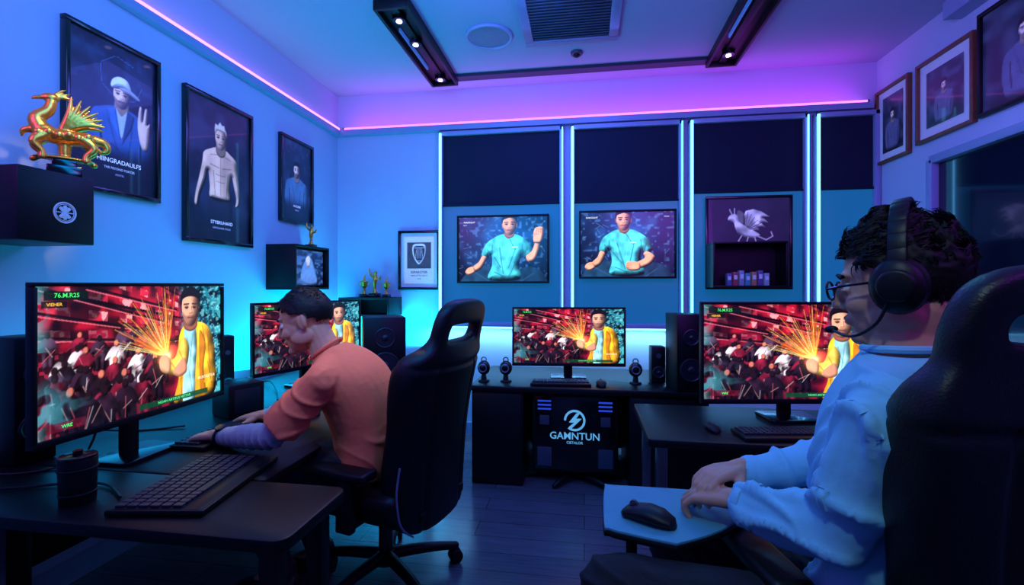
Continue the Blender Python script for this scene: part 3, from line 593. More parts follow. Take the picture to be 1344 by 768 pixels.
# ---------------------------------------------------------------- desks
DZ=.63
r=root('gaming_desk',(0,0,0),0,'black desk with rounded corner under the large monitor','desk')
M().prism(rrect(-2.15,1.06,-.73,1.385,.04),DZ-.035,DZ,.006).obj('desk_top',BLKM,r)
for x,y in((-.80,1.12),(-.80,1.33),(-2.08,1.12),(-2.08,1.33)): M().box((x,y,.30),(.05,.05,.595),.004).box((x,y,.01),(.07,.07,.02),.004).obj('leg',BLK,r)
r=root('gaming_desk',(0,0,0),0,'long black desk along the wall where a man types','desk')
M().prism(rrect(-2.15,1.39,-1.02,3.25,.02),DZ-.035,DZ,.006).obj('desk_top',BLKM,r)
for x,y in((-1.08,3.19),(-2.08,1.46),(-2.08,3.19)): M().box((x,y,.30),(.05,.05,.595),.004).obj('leg',BLK,r)
M().box((-2.10,2.3,.38),(.018,1.6,.4),.003).obj('back_panel',BLKM,r)
r=root('gaming_desk',(0,0,0),0,'black desk with cabinet pedestals beneath the windows','desk')
M().prism(rrect(-.72,2.91,.74,3.66,.02),DZ-.035,DZ,.006).obj('desk_top',BLKM,r)
for x0,x1 in((-.71,-.38),(.27,.73)):
    p_=M().box(((x0+x1)/2,3.27,.30),(x1-x0,.66,.595),.004).obj('pedestal',BLKM,r)
    M().box(((x0+x1)/2,2.935,.30),(x1-x0-.02,.016,.56),.003).obj('door',BLKM,r)
M().box((-.055,3.62,.32),(.66,.018,.55),.003).obj('back_panel',BLKM,r)
r=root('gaming_desk',(0,0,0),0,'black desk with metal legs holding a wide monitor','desk')
M().prism(rrect(.26,2.0,1.95,2.60,.02),DZ-.035,DZ,.006).obj('desk_top',BLKM,r)
for x,y in((.32,2.06),(.32,2.54),(1.89,2.06),(1.89,2.54)): M().box((x,y,.30),(.045,.045,.595),.004).obj('leg',CHR,r)
M().box((1.1,2.5,.32),(1.5,.018,.55),.003).obj('modesty_panel',BLKM,r)
# ---------------------------------------------------------------- monitors
def monitor(loc,yaw,w,h,zb,label):
    r=root('computer_monitor',(loc[0],loc[1],DZ),yaw,label,'monitor','gaming monitors'); zc=zb-DZ+h/2; b=.013; bb=.022
    mm=M().box((0,.004,zc+h/2-b/2),(w,.03,b),.003).box((0,.004,zc-h/2+bb/2),(w,.03,bb),.003).box((-w/2+b/2,.004,zc),(b,.03,h-.03),.003).box((w/2-b/2,.004,zc),(b,.03,h-.03),.003).box((0,.016,zc),(w-.01,.02,h-.01),.004).box((0,.04,zc),(w*.5,.04,h*.5),.015)
    mm.obj('housing',BLK,r)
    put('screen',g.mesh('screen',w-2*b,h-b-bb,GAMETXT),SCR,r,(0,-.001,zc+(bb-b)/2),ang=0)
    M().box((0,.075,(zc)/2+.004),(.06,.03,zc),.006).box((0,.06,zc),(.08,.06,.08),.006).obj('stand_neck',BLK,r)
    M().prism(rrect(-.12,-.05,.12,.13,.03),0,.014,.003).obj('stand_base',BLKG,r)
monitor((-1.61,1.53),90,.745,.50,.77,'large monitor with red action game on the near desk')
monitor((-1.70,2.76),70.6,.80,.42,.742,'wide monitor with red action game behind the typing man')
monitor((-.106,3.22),5,.764,.40,.715,'monitor with red action game on the window desk')
monitor((.96,2.375),8.8,.86,.475,.71,'wide monitor with red action game facing the headset man')
# ---------------------------------------------------------------- keyboards / mice
def keyboard(loc,yaw,w,d,label,rows=5,cols=15):
    r=root('keyboard',loc,yaw,label,'keyboard','keyboards')
    M().box((0,0,.0095),(w,d,.018),.005).box((0,-d*.38,.013),(w*.98,d*.16,.014),.004).obj('case',BLK,r)
    mm=M(); kw=(w*.94)/cols; kd=(d*.70)/rows
    mm.box((0,-d*.26+kd*rows/2,.0185),(w*.95,kd*rows,.002))
    for j in range(rows):
        for i in range(cols):
            if j==0 and 3<i<9: continue
            x=-w*.47+kw*(i+.5); y=-d*.26+kd*(j+.5); mm.box((x,y,.0225),(kw*.84,kd*.82,.009),.0015,seg=1)
    mm.box((-w*.47+kw*6.5,-d*.26+kd*.5,.022),(kw*4.8,kd*.82,.009),.0015,seg=1)
    mm.obj('keycaps',KEY,r)
keyboard((-1.19,1.327,DZ),99,.42,.27,'chunky black gaming keyboard with wrist rest on the desk',6,17)
keyboard((-1.50,1.80,DZ),90,.42,.15,"black keyboard under the typing man's hands")
keyboard((-.15,3.02,DZ),3,.38,.13,'black keyboard in front of the window desk monitor')
keyboard((.80,2.11,DZ),8,.34,.14,'black keyboard on the desk with metal legs')
def mouse(loc,yaw,s,label):
    r=root('computer_mouse',loc,yaw,label,'mouse','computer mice'); mm=M()
    mm.loft([((0,y*s,zz*s*.5+.0005),(1,0,0),wx*s,(0,0,1),zz*s*.5) for y,wx,zz in((-.062,.008,.010),(-.055,.022,.022),(-.03,.032,.034),(0,.033,.038),(.03,.030,.032),(.052,.026,.022),(.062,.012,.012))],24)
    mm.obj('shell',BLK,r); M().cyl((-.004*s,.035*s,.031*s),(.004*s,.035*s,.031*s),.009*s,seg=16).obj('scroll_wheel',GREY,r)
mouse((.105,3.02,DZ),5,1,'black computer mouse beside the keyboard')
mouse((.55,2.16,DZ),10,.8,'small black computer mouse near the desk edge')
mouse((-1.33,2.12,DZ),95,1,'black computer mouse beside the typing man')
# ---------------------------------------------------------------- speakers
CONE=mat('speaker_cone',C(26,28,38),.35)
def speaker(loc,yaw,w,d,h,label,n=2):
    r=root('speaker',loc,yaw,label,'speaker','desktop speakers'); M().box((0,0,h/2),(w,d,h),.008).obj('cabinet',BLKM,r)
    rad=min(w*.38,h*.2); zs=[h*.28,h*.70] if n==2 else [h*.3]
    for i,z in enumerate(zs):
        q_=rad*(1 if i==0 else .7)
        M().tor((0,-d/2-.002,z),q_,.006,(0,1,0)).cyl((0,-d/2-.004,z),(0,-d/2+.01,z),q_*.97,q_*.5).sph((0,-d/2-.004,z),(q_*.35,.012,q_*.35)).obj('woofer',CONE,r)
    if n==1: M().cyl((0,-d/2-.003,h*.75),(0,-d/2+.01,h*.75),w*.18).obj('tweeter',GREY,r)
speaker((-1.30,2.93,DZ),28,.26,.25,.43,'tall black bookshelf speaker with two round cones')
speaker((.607,3.02,DZ),10,.17,.2,.46,'tall black speaker standing at the desk end')
speaker((.47,3.2,DZ),5,.09,.09,.235,'slim black satellite speaker on the window desk',1)
speaker((-2.0,1.42,DZ),80,.12,.14,.45,'black speaker behind the large monitor')
speaker((-1.93,2.30,DZ),60,.07,.08,.36,'slim black speaker between two monitors',1)
r=root('small_device_box',(-1.68,2.09,DZ),65,'small black cube device on the long desk','device'); M().box((0,0,.08),(.17,.17,.16),.01).obj('body',BLK,r); M().box((0,-.086,.08),(.12,.004,.11),.002).obj('front_grille',CONE,r)
for x,y in((-.655,3.05),(-.51,3.06),(.325,3.12)):
    r=root('round_desk_speaker',(x,y,DZ),0,'small round black speaker ball on a stubby stand','speaker','round desk speakers')
    M().cyl((0,0,0),(0,0,.012),.04,.036,bev=.003).cyl((0,0,.01),(0,0,.05),.02,.014).obj('stand',BLK,r)
    M().sph((0,0,.09),(.043,.038,.048)).obj('body',BLKG,r)
    M().tor((0,-.036,.092),.024,.004,(0,1,0)).obj('driver_ring',mat('driver_silver',C(120,130,155),.3,.6),r)
    M().tor((0,0,.143),.016,.004,(0,1,0)).obj('top_ring',GREY,r)
# pc case
r=root('computer_case',(-.06,3.16,0),0,'black computer case with glowing logo and blue lights','computer')
M().box((0,.02,.33),(.54,.36,.50),.012).obj('body',BLK,r)
M().box((0,-.165,.33),(.50,.008,.46),.003).obj('front_panel',BLKG,r)
FB=emi('fan_blue',C(30,70,220),.9); FD=emi('case_inner_glow',C(12,30,96),.25)
for x in(-.19,.19):
    for z in(.53,.505,.48): M().box((x,-.171,z),(.085,.004,.010),.001).obj('indicator_light',FB,r)
    M().box((x,-.171,.41),(.06,.004,.06),.002).obj('side_window',FD,r); M().box((x,-.171,.18),(.09,.004,.12),.002).obj('side_window',FD,r)
M().tor((0,0,0),.060,.007,(0,1,0),arc=.86,seg=40,rs=6).prism([(-.035,-.012),(.012,.046),(.032,.046),(.008,.012),(.042,.012),(-.022,-.052),(-.034,-.04),(.0,-.012)],-.004,.004,plane='XZ').obj('emblem',LOGO,r,(0,-.178,.415))
put('logo_text',textmesh("GAMNTUN",.062),LOGO,r,(0,-.178,.315),(R(90),0,0),ang=0)
put('logo_subtitle',textmesh("CIETALOR",.022),LOGO,r,(0,-.178,.275),(R(90),0,0),ang=0)
r=root('case_stand',(-.06,3.12,0),0,'low black star shaped stand under the computer case','stand')
mm=M().cyl((0,0,.03),(0,0,.078),.05)
for k_ in range(6):
    a=R(60*k_+8); mm.limb([(0,0,.05),(math.cos(a)*.22,math.sin(a)*.16,.04),(math.cos(a)*.33,math.sin(a)*.20,.018)],[.02,.017,.015])
mm.obj('star_foot',BLK,r)
r=root('ribbed_cup',(-1.46,1.17,DZ),0,'small black ribbed cup with lid on the desk','cup')
M().cyl((0,0,0),(0,0,.13),.042,.046,bev=.004).tor((0,0,.10),.0455,.003).tor((0,0,.03),.043,.003).obj('cup_body',BLK,r); M().cyl((0,0,.128),(0,0,.138),.045,bev=.003).cyl((0,0,.13),(0,0,.15),.012).obj('lid',BLKG,r)
def cable(pts,label='thin black cable hanging behind the monitor'):
    r=root('cable',pts[0],0,label,'cable','loose cables'); p0=V(pts[0]); M().tube([V(p)-p0 for p in pts],.004).obj('cord',CABLE,r); M().cyl((0,0,-.012),(0,0,.012),.008).obj('plug',CABLE,r)
cable([(-2.12,1.20,1.0),(-2.11,1.2,.8),(-2.0,1.22,.68),(-1.85,1.3,.637),(-1.75,1.42,.66),(-1.69,1.44,.84)])
cable([(-2.13,1.55,.95),(-2.1,1.6,.72),(-1.95,1.75,.638),(-1.75,1.85,.638)])
cable([(-1.9,1.13,.640),(-1.75,1.2,.637),(-1.6,1.26,.637),(-1.48,1.27,.637),(-1.35,1.2,.637)],'thin black cable lying on the desk')
cable([(-2.05,2.75,.642),(-1.95,2.7,.66),(-1.8,2.55,.638),(-1.65,2.35,.638)],'thin black cable lying on the desk')
# ---------------------------------------------------------------- chairs
def chair(loc,yaw,label,recline,arm_h,bh=.80,py=-.24,arm_y=.02,base_rot=0,bw=1.0,wing=1.25,hr=1.0,zb=.46,hole=None,hz=.70,hh=.05,arm_x=.30):
    r=root('gaming_chair',loc,yaw,label,'chair','gaming chairs')
    mm=M().box((0,0,.425),(.40,.50,.085),.035,seg=4)
    mm.box((-.225,.0,.44),(.09,.48,.10),.035,rot=(0,R(-12),0),seg=4).box((.225,.0,.44),(.09,.48,.10),.035,rot=(0,R(12),0),seg=4)
    mm.box((0,-.03,.375),(.46,.44,.06),.025,seg=3)
    rm_obj(mm,'seat',LEA,r,.012,4)
    k_=bh/.815
    half=[(0.0,0),(.17,0),(.215,.05),(.235,.18),(.23,.34),(.245,.47),(.248,.55),(.228,.605),(.182,.64),(.162,.68),(.158,.735),(.140,.785),(.09,.808),(0.0,.812)]
    half=[(x*bw*(hr if z>=.63 else (1+(hr-1)*.3 if z>.6 else 1)),z) for x,z in half]
    pts=half+[(-x,z) for x,z in half[-2:0:-1]]
    cu=bpy.data.curves.new('b','CURVE'); cu.dimensions='2D'; cu.fill_mode='BOTH'; cu.extrude=.010; cu.bevel_depth=.018; cu.bevel_resolution=2
    def spl(P):
        P=cat(P,5); s=cu.splines.new('POLY'); s.points.add(len(P)-1)
        for i,p in enumerate(P): s.points[i].co=(p[0],p[1]*k_,0,1)
        s.use_cyclic_u=True
    spl(pts)
    if hole=='one': spl([(-.10,hz-hh),(.10,hz-hh),(.125,hz-hh*.4),(.12,hz+hh*.6),(.09,hz+hh),(-.09,hz+hh),(-.12,hz+hh*.6),(-.125,hz-hh*.4)])
    else:
        for sx in(-1,1): spl([(sx*.03,hz-hh),(sx*.10*hr,hz-hh),(sx*.128*hr*bw,hz-hh*.3),(sx*.122*hr*bw,hz+hh*.6),(sx*.09*hr,hz+hh),(sx*.03,hz+hh)])
    ob=bpy.data.objects.new('b',cu); me=bake(ob)
    m2=M(); m2.bm.from_mesh(me); bmesh.ops.remove_doubles(m2.bm,verts=m2.bm.verts,dist=.0008); bmesh.ops.recalc_face_normals(m2.bm,faces=m2.bm.faces)
    me=remesh(m2,.008,3)
    rc=Matrix.Rotation(R(recline),4,'X')
    def dfm(x,z,y):
        lo=1-float(ss(.58*k_,.70*k_,np.array(z)))
        th=1+.9*lo
        yy=y*th+wing*x*x*(.35+.65*lo)+.03*math.sin(z/bh*math.pi*1.1)
        return rc@V((x,yy,z))+V((0,py,zb))
    for v in me.vertices:
        x,z,y=v.co.x,v.co.y,-v.co.z
        sm=0
        if z<.60*k_: sm=.005*math.exp(-((abs(x)-.135*bw)/.010)**2)
        sm+=.004*math.exp(-((z-.585*k_)/.010)**2)
        v.co=dfm(x,z,y+(sm if y<0 else -sm))
    bm_=bmesh.new(); bm_.from_mesh(me); bmesh.ops.recalc_face_normals(bm_,faces=bm_.faces); bm_.to_mesh(me); bm_.free()
    bk=put('backrest',me,LEA,r,ang=60)
    low=[(.250*bw,.24),(.255*bw,.14),(.234*bw,.035),(.18*bw,-.017)]
    M().tube([dfm(-x,z*k_,-.022) for x,z in low],.004).obj('piping',mat('pale_piping',C(120,130,155),.5),bk,label='pale grey piping')
    M().tube([dfm(x,z*k_,-.022) for x,z in low],.004).obj('piping',mat('pale_piping',C(150,160,185),.5),bk,label='pale grey piping')
    for sx in(-1,1):
        a=M().box((sx*arm_x,arm_y,arm_h-.018),(.085,.27,.036),.014,seg=3).obj('armrest',BLK,r)
        M().box((sx*arm_x,arm_y-.02,(arm_h+.36)/2-.02),(.035,.07,arm_h-.38),.006).box((sx*.235,arm_y-.02,.375),(.16,.07,.025),.005).obj('armrest_support',BLK,a)
    M().box((0,0,.33),(.22,.26,.04),.01).obj('tilt_mechanism',BLK,r)
    M().cyl((0,0,.11),(0,0,.24),.03).cyl((0,0,.22),(0,0,.33),.02).obj('gas_lift',BLKG,r)
    mm=M().cyl((0,0,.07),(0,0,.125),.045,.038)
    for k2 in range(5):
        a=R(72*k2+base_rot); mm.limb([(0,0,.105),(math.cos(a)*.17,math.sin(a)*.17,.095),(math.cos(a)*.31,math.sin(a)*.31,.075)],[.026,.022,.017])
    mm.obj('star_base',BLK,r)
    for k2 in range(5):
        a=R(72*k2+base_rot); c=V((math.cos(a)*.31,math.sin(a)*.31,.03)); t_=V((-math.sin(a),math.cos(a),0))
        M().cyl(c-t_*.026,c-t_*.008,.03,bev=.004).cyl(c+t_*.008,c+t_*.026,.03,bev=.004).cyl(c-t_*.02,c+t_*.02,.01).cyl(c,c+V((0,0,.04)),.01).obj('caster',BLK,r)
    for sx in(-1,1): M().box((sx*.14,py+.03,.38),(.05,.14,.04),.008).obj('hinge_bracket',BLK,r)
    return r
chair((-.845,1.93,0),76,'black leather gaming chair occupied by the man in salmon tee',9,.588,bh=.87,arm_y=-.03,base_rot=28,py=-.25,bw=.97,wing=1.0,zb=.335,hole='one',hz=.705,hh=.045)
chair((.675,1.09,0),11,'black leather gaming chair occupied by the headset man',2,.70,bh=.82,py=-.26,arm_y=.06,base_rot=30,bw=.92,wing=.25,hr=1.33,hz=.735,hh=.036)
# ---------------------------------------------------------------- people
def hand(mm,w,d,n_,side,curl=(25,35,25),spread=4,thumb=1.0,s=1):
    w=V(w);d=V(d).normalized();n_=V(n_);n_=(n_-d*n_.dot(d)).normalized();t=d.cross(n_)*side
    P=lambda a,b,c:w+d*a*s+t*b*s+n_*c*s
    mm.limb([P(-.01,0,0),P(.02,0,0)],[.024*s,.022*s],False)
    for k_,(b,L) in enumerate(((.031,.088),(.0105,.093),(-.0105,.089),(-.030,.080))):
        mm.limb([P(.012,b*.45,0),P(.05,b*.85,.002),P(L,b,0)],[.016*s,.0130*s,.0100*s],False)
    for k_,(b,L,st) in enumerate(((.0315,.072,.088),(.0105,.080,.093),(-.0110,.075,.089),(-.0310,.060,.080))):
        p=P(st,b,0); a=0; fd=(d+t*math.tan(R(spread*(1.5-k_)))).normalized(); rad=[.0092,.0084,.0078,.0066]; pts=[p]; jig=(0,4,8,12)[k_]
        for j,fr in enumerate((.45,.30,.25)):
            a+=curl[j]+jig*.4; dd=fd*math.cos(R(a))-n_*math.sin(R(a)); p=p+dd*L*fr*s; pts.append(p)
        mm.limb(pts,[x*s for x in rad],False)
    b0=P(.022,.022,-.006); d1=(d*.62+t*.72*thumb-n_*.28).normalized(); p1=b0+d1*.042*s; d2=(d*.85+t*.38*thumb-n_*.2).normalized(); p2=p1+d2*.030*s; p3=p2+(d*.96+t*.12-n_*.2).normalized()*.024*s
    mm.limb([b0,p1,p2,p3],[.0145*s,.0115*s,.010*s,.0085*s],False)
def head(mm,c,f,u,s=1):
    f=V(f).normalized();u=V(u);u=(u-f*u.dot(f)).normalized();l_=u.cross(f);B=basis(f,l_,u)
    P=lambda x,y,z:V(c)+(f*x+l_*y+u*z)*s
    e=lambda x,y,z,a,b,cc:mm.sph(P(x,y,z),(a*s,b*s,cc*s),B)
    e(-.008,0,.032,.099,.078,.092); e(.030,0,-.02,.066,.064,.085); e(.042,0,-.062,.050,.046,.052); e(.078,0,-.098,.020,.024,.018)
    e(.076,0,.030,.020,.050,.015)
    for y in(-1,1):
        e(.060,y*.042,-.03,.028,.020,.024); e(.01,y*.054,-.06,.045,.014,.030)
        e(-.012,y*.078,-.008,.019,.008,.031); e(-.020,y*.085,-.004,.010,.006,.026); e(.098,y*.010,-.034,.009,.008,.007)
        e(.085,y*.032,-.001,.010,.017,.006)
    mm.limb([P(.092,0,.018),P(.104,0,-.006),P(.113,0,-.027)],[.008*s,.009*s,.0105*s],False)
    e(.088,0,-.060,.014,.026,.012); e(.096,0,-.056,.007,.021,.005); e(.094,0,-.067,.008,.019,.006)
    return P,B,f,l_,u
def face_parts(parent,org,P,B,skin):
    iris=mat('iris_dark',C(30,20,14),.2)
    for y in(-1,1):
        M().sph(P(.077,y*.032,.003)-org,.0125,sub=3).obj('eye',EYEW,parent)
        M().sph(P(.0865,y*.032,.002)-org,(.004,.006,.006),B,2).obj('iris',iris,parent)
        M().tube([P(.094,y*.014,.027)-org,P(.095,y*.032,.033)-org,P(.082,y*.053,.027)-org],.0042,6).obj('eyebrow',HAIR,parent)
    M().sph(P(.0975,0,-.0565)-org,(.006,.020,.0042),B,2).sph(P(.0965,0,-.0635)-org,(.006,.017,.005),B,2).obj('lips',mat('lips',C(170,98,88),.45),parent)
def hair(parent,org,P,f,l_,u,N,L,rad,region,seed,flow,lift,vol=1.0,jit=.5,lump=.03):
    mm=M(); rr=random.Random(seed); t=bmesh.new(); bmesh.ops.create_icosphere(t,subdivisions=6,radius=1)
    kill=[v for v in t.verts if not region(*v.co)]; bmesh.ops.delete(t,geom=kill,context='VERTS')
    def kk(d): return 1+lump*1.2*max(0,d.z+.3)*(noise.noise(d*4)+.6*noise.noise(d*9))+.012*noise.noise(d*26)
    for v in t.verts:
        d=v.co.copy(); x,y,z=d; k_=kk(d)
        th=1+.10*(vol)*max(0,z)
        v.co=P(-.008+x*.1035*k_,y*.083*k_,.032+z*.097*k_*th)-org
    bmesh.ops.solidify(t,geom=list(t.faces),thickness=.005); mm.merge(t)
    n_=0
    while n_<N:
        d=V((rr.gauss(0,1),rr.gauss(0,1),rr.gauss(0,1))).normalized()
        if not region(d.x,d.y,d.z): continue
        n_+=1
        nrm=(f*d.x+l_*d.y+u*d.z).normalized(); th=1+.10*vol*max(0,d.z); k_=kk(d); p=P(-.008+d.x*.101*k_,d.y*.081*k_,.032+d.z*.095*th*k_)-org
        fl=flow(d); fw=(f*fl[0]+l_*fl[1]+u*fl[2]); fw=(fw-nrm*fw.dot(nrm)); fw=fw.normalized() if fw.length>1e-3 else f
        c=V((noise.noise(d*3+V((1,0,0))),noise.noise(d*3+V((0,7,0))),noise.noise(d*3+V((0,0,4)))))*2.2
        fw=(fw+c+V((rr.uniform(-jit,jit),rr.uniform(-jit,jit),rr.uniform(-jit,jit)))).normalized(); fw=(fw-nrm*fw.dot(nrm)*.7).normalized()
        le=L*rr.uniform(.5,1.3)*(1 if d.z>.15 else .5); p1=p+nrm*le*lift+fw*le*.35; p2=p1+fw*le*.45+nrm*le*lift*.1; p3=p2+fw*le*.3-nrm*le*.25
        mm.tube([p,p1,p2,p3],[rad,rad*1.1,rad*.75,rad*.15],3,False,direct=True)
    return mm.obj('hair',HAIR,parent,ang=60)
def wrinkle(me,amp,freq,dirs=((.5,.3,.8),(.8,-.2,.4))):
    d1=V(dirs[0]).normalized(); d2=V(dirs[1]).normalized()
    for v in me.vertices:
        p=v.co; w=noise.noise(p*5)*2.6
        a=math.sin(freq*6.283*p.dot(d1)+w*1.6); b=math.sin(freq*6.283*p.dot(d2)*1.2+w*2.0+1)
        m1=max(0,min(1,noise.noise(p*4+V((7,7,7)))*1.6+.35)); m2=max(0,min(1,noise.noise(p*4+V((17,3,7)))*1.6+.25))
        v.co=p+v.normal*amp*(m1*(1-abs(a))**2*1.5+m2*(1-abs(b))**2*1.5-.3)
def shoe(a,d):
    mm=M(); a=V(a);d=V((d[0],d[1],0)).normalized();l_=V((-d.y,d.x,0)); z=V((0,0,1))
    b=lambda k_,h:V((a.x,a.y,0))+d*k_+z*h
    mm.loft([(b(-.07,.045),l_,.028,z,.04),(b(-.05,.05),l_,.036,z,.048),(b(0,.052),l_,.038,z,.05),(b(.06,.042),l_,.042,z,.04),(b(.12,.034),l_,.048,z,.032),(b(.17,.028),l_,.042,z,.026),(b(.195,.022),l_,.02,z,.016)],20)
    mm.limb([b(-.02,.07),b(-.02,.11)],[.042,.043],False); return mm
def person(label,D):
    org=V((D['torso'][0][0][0],D['torso'][0][0][1],0)); TI=Matrix.Translation(-org)
    mm=M(); mm.sloft(D['torso'])
    for side in('L','R'):
        sh_,el,wr=D['arm'+side]; mm.limb([sh_,V(sh_).lerp(V(el),.5),el],[.05,.046,.038],False); mid=V(el).lerp(V(wr),.35); mm.limb([el,mid,V(el).lerp(V(wr),.8),wr],[.038,.040,.030,.025],False)
        hp,kn,an,fd=D['leg'+side]; mm.limb([hp,V(hp).lerp(V(kn),.5),kn],[.08,.072,.055],False); mm.limb([kn,V(kn).lerp(V(an),.35),an],[.052,.053,.036],False)
        mm.limb([an,V((an[0]+fd[0]*.1,an[1]+fd[1]*.1,.045))],[.035,.03],False)
        hand(mm,*D['hand'+side])
    nb=V(D['torso'][-1][0]); hc=V(D['head'][0])
    P,B,f,l_,u=head(mm,*D['head'])
    mm.limb([nb-V((0,0,.03)),nb.lerp(hc,.35),P(-.022,0,-.04)],[.064,.056,.058],False)
    me=remesh(mm,.0038,2); me.transform(TI)
    o=put('person',me,D['skin'],None,org,ang=0); me.polygons.foreach_set('use_smooth',[True]*len(me.polygons))
    o['label']=label; o['category']='person'
    face_parts(o,org,P,B,D['skin'])
    g_=D['ease']; mm=M(); T=D['torso']
    mm.sloft([(T[0][0],T[0][1],T[0][2]+g_,T[0][3],T[0][4]+g_)]+[(c,a,rx+g_,b_,ry+g_) for c,a,rx,b_,ry in T[1:-1]]+[(V(T[-1][0])+V((0,0,.004)),T[-1][1],T[-1][2]+.010,T[-1][3],T[-1][4]+.010)])
    sr=D.get('sr',1.0)
    for side in('L','R'):
        sh_,el,wr=[V(x) for x in D['arm'+side]]
        mm.limb([V(T[-2][0]).lerp(sh_,.4),sh_,sh_.lerp(el,.45)],[.072,.068*sr,.066*sr],False)
        if D['long']: mm.limb([sh_.lerp(el,.45),el,el.lerp(wr,.4),el.lerp(wr,.9)],[.066*sr,.058*sr,.054*sr,.042],False)
        else: mm.cyl(sh_.lerp(el,.35),sh_.lerp(el,.86),.068,.076,24)
    me=remesh(mm,.0060,2); wrinkle(me,D['wamp'],D['wf']); me.transform(TI); put('shirt',me,D['shirt'],o,ang=80)
    nbn=(hc-nb).normalized()
    M().tor(nb+nbn*.012-org,.071,.0075,nbn,seg=40,sy=.9).obj('collar',D['shirt'],o)
    for side in('L','R'):
        sh_,el,wr=[V(x) for x in D['arm'+side]]
        if not D['long']:
            mm=M().limb([sh_.lerp(el,.6),el,el.lerp(wr,.4),el.lerp(wr,.92)],[.048,.048,.047,.034],False)
            me=remesh(mm,.0055,3); wrinkle(me,.005,16,((1,.2,.3),(.9,.6,0))); me.transform(TI); put('undershirt_sleeve',me,SLV,o,ang=80)
        else: M().cyl(el.lerp(wr,.86)-org,el.lerp(wr,.97)-org,.045,.040,bev=.004).obj('shirt_cuff',D['shirt'],o)
    mm=M(); mm.loft([(V(T[0][0])-V((0,0,.02)),T[0][1],T[0][2]+.004,T[0][3],T[0][4]+.004),(T[0][0],T[0][1],T[0][2]+.006,T[0][3],T[0][4]+.006),(V(T[0][0]).lerp(V(T[1][0]),.35),T[0][1],T[0][2]+.002,T[0][3],T[0][4]+.002)])
    for side in('L','R'):
        hp,kn,an,fd=D['leg'+side]; mm.limb([hp,V(hp).lerp(V(kn),.5),kn],[.092,.088,.074],False); mm.limb([kn,V(kn).lerp(V(an),.4),V(kn).lerp(V(an),.95)],[.072,.064,.052],False)
    me=remesh(mm,.007,5); wrinkle(me,.005,12); me.transform(TI); put('trousers',me,D['pants'],o,ang=80)
    for side in('L','R'):
        me=remesh(shoe(D['leg'+side][2],D['leg'+side][3]),.006,3); me.transform(TI); put('shoe',me,SHOE,o,ang=60)
    return o,org,P,B,f,l_,u
def sec(c,lat,rx,up,ry):
    lat=V(lat).normalized(); up=V(up).normalized(); return (V(c),lat,rx,lat.cross(up),ry)
la=V((-.16,1,.0)).normalized(); la0=V((0,1,0))
D=dict(torso=[sec((-.88,1.85,.50),la0,.160,(0,0,1),.11),sec((-.87,1.85,.58),la0,.168,(0,0,1),.125),sec((-.87,1.84,.68),la0,.168,(-.2,0,1),.128),sec((-.90,1.825,.79),la,.182,(-.3,0,1),.132),sec((-.94,1.81,.88),la,.190,(-.45,0,1),.125),sec((-.985,1.80,.95),la,.145,(-.55,0,1),.094),sec((-1.03,1.795,.995),la,.066,(-.6,0,1),.060)],
 armL=((-.955,1.61,.905),(-1.12,1.565,.715),(-1.42,1.655,.668)),armR=((-1.02,1.99,.915),(-1.22,2.05,.72),(-1.43,1.945,.67)),
 legL=((-.93,1.76,.56),(-1.36,1.74,.50),(-1.22,1.76,.09),(-1,0)),legR=((-.93,1.94,.56),(-1.36,1.97,.50),(-1.15,1.93,.09),(-1,0)),
 handL=((-1.43,1.657,.672),(-1,.06,-.12),(0,0,1),1,(22,35,25)),handR=((-1.44,1.94,.674),(-1,-.1,-.12),(0,0,1),-1,(22,35,25)),
 head=((-1.125,1.782,1.115),(-.90,-.20,-.30),(-.30,0,.92),1.02),skin=SKIN1,shirt=TEE,pants=JEAN,long=False,ease=.016,wamp=.011,wf=5)
o,org,P,B,f,l_,u=person('man in salmon tee over grey sleeves, leaning forward and typing',D)
def reg1(x,y,z):
    if x>.6: return z>.42
    if x>.35: return z>.20
    if x>.05: return z>.0
    if x>-.25: return z>-.08
    if x>-.5: return z>-.35
    return z>-.55
hair(o,org,P,f,l_,u,4200,.013,.0012,reg1,3,lambda d:(.9,0,.1),.20,.9,.2,.03)
r=root('wristwatch',(-1.39,1.647,.671),0,"black wristwatch on the typing man's wrist",'watch')
a,b_=V((-1.12,1.565,.715)),V((-1.42,1.655,.668)); dv=(b_-a).normalized(); M().tor((0,0,0),.037,.006,dv,rs=8).obj('strap',BLK,r); M().cyl(V((0,-.012,.034)),V((0,-.016,.045)),.018,bev=.002).obj('dial',mat('watch_dial',C(60,66,80),.2,.7),r)
la=V((.5,.87,0)).normalized()*-1; lb=V((.7,.7,0)).normalized()*-1; lc=V((.94,.35,0)).normalized()*-1
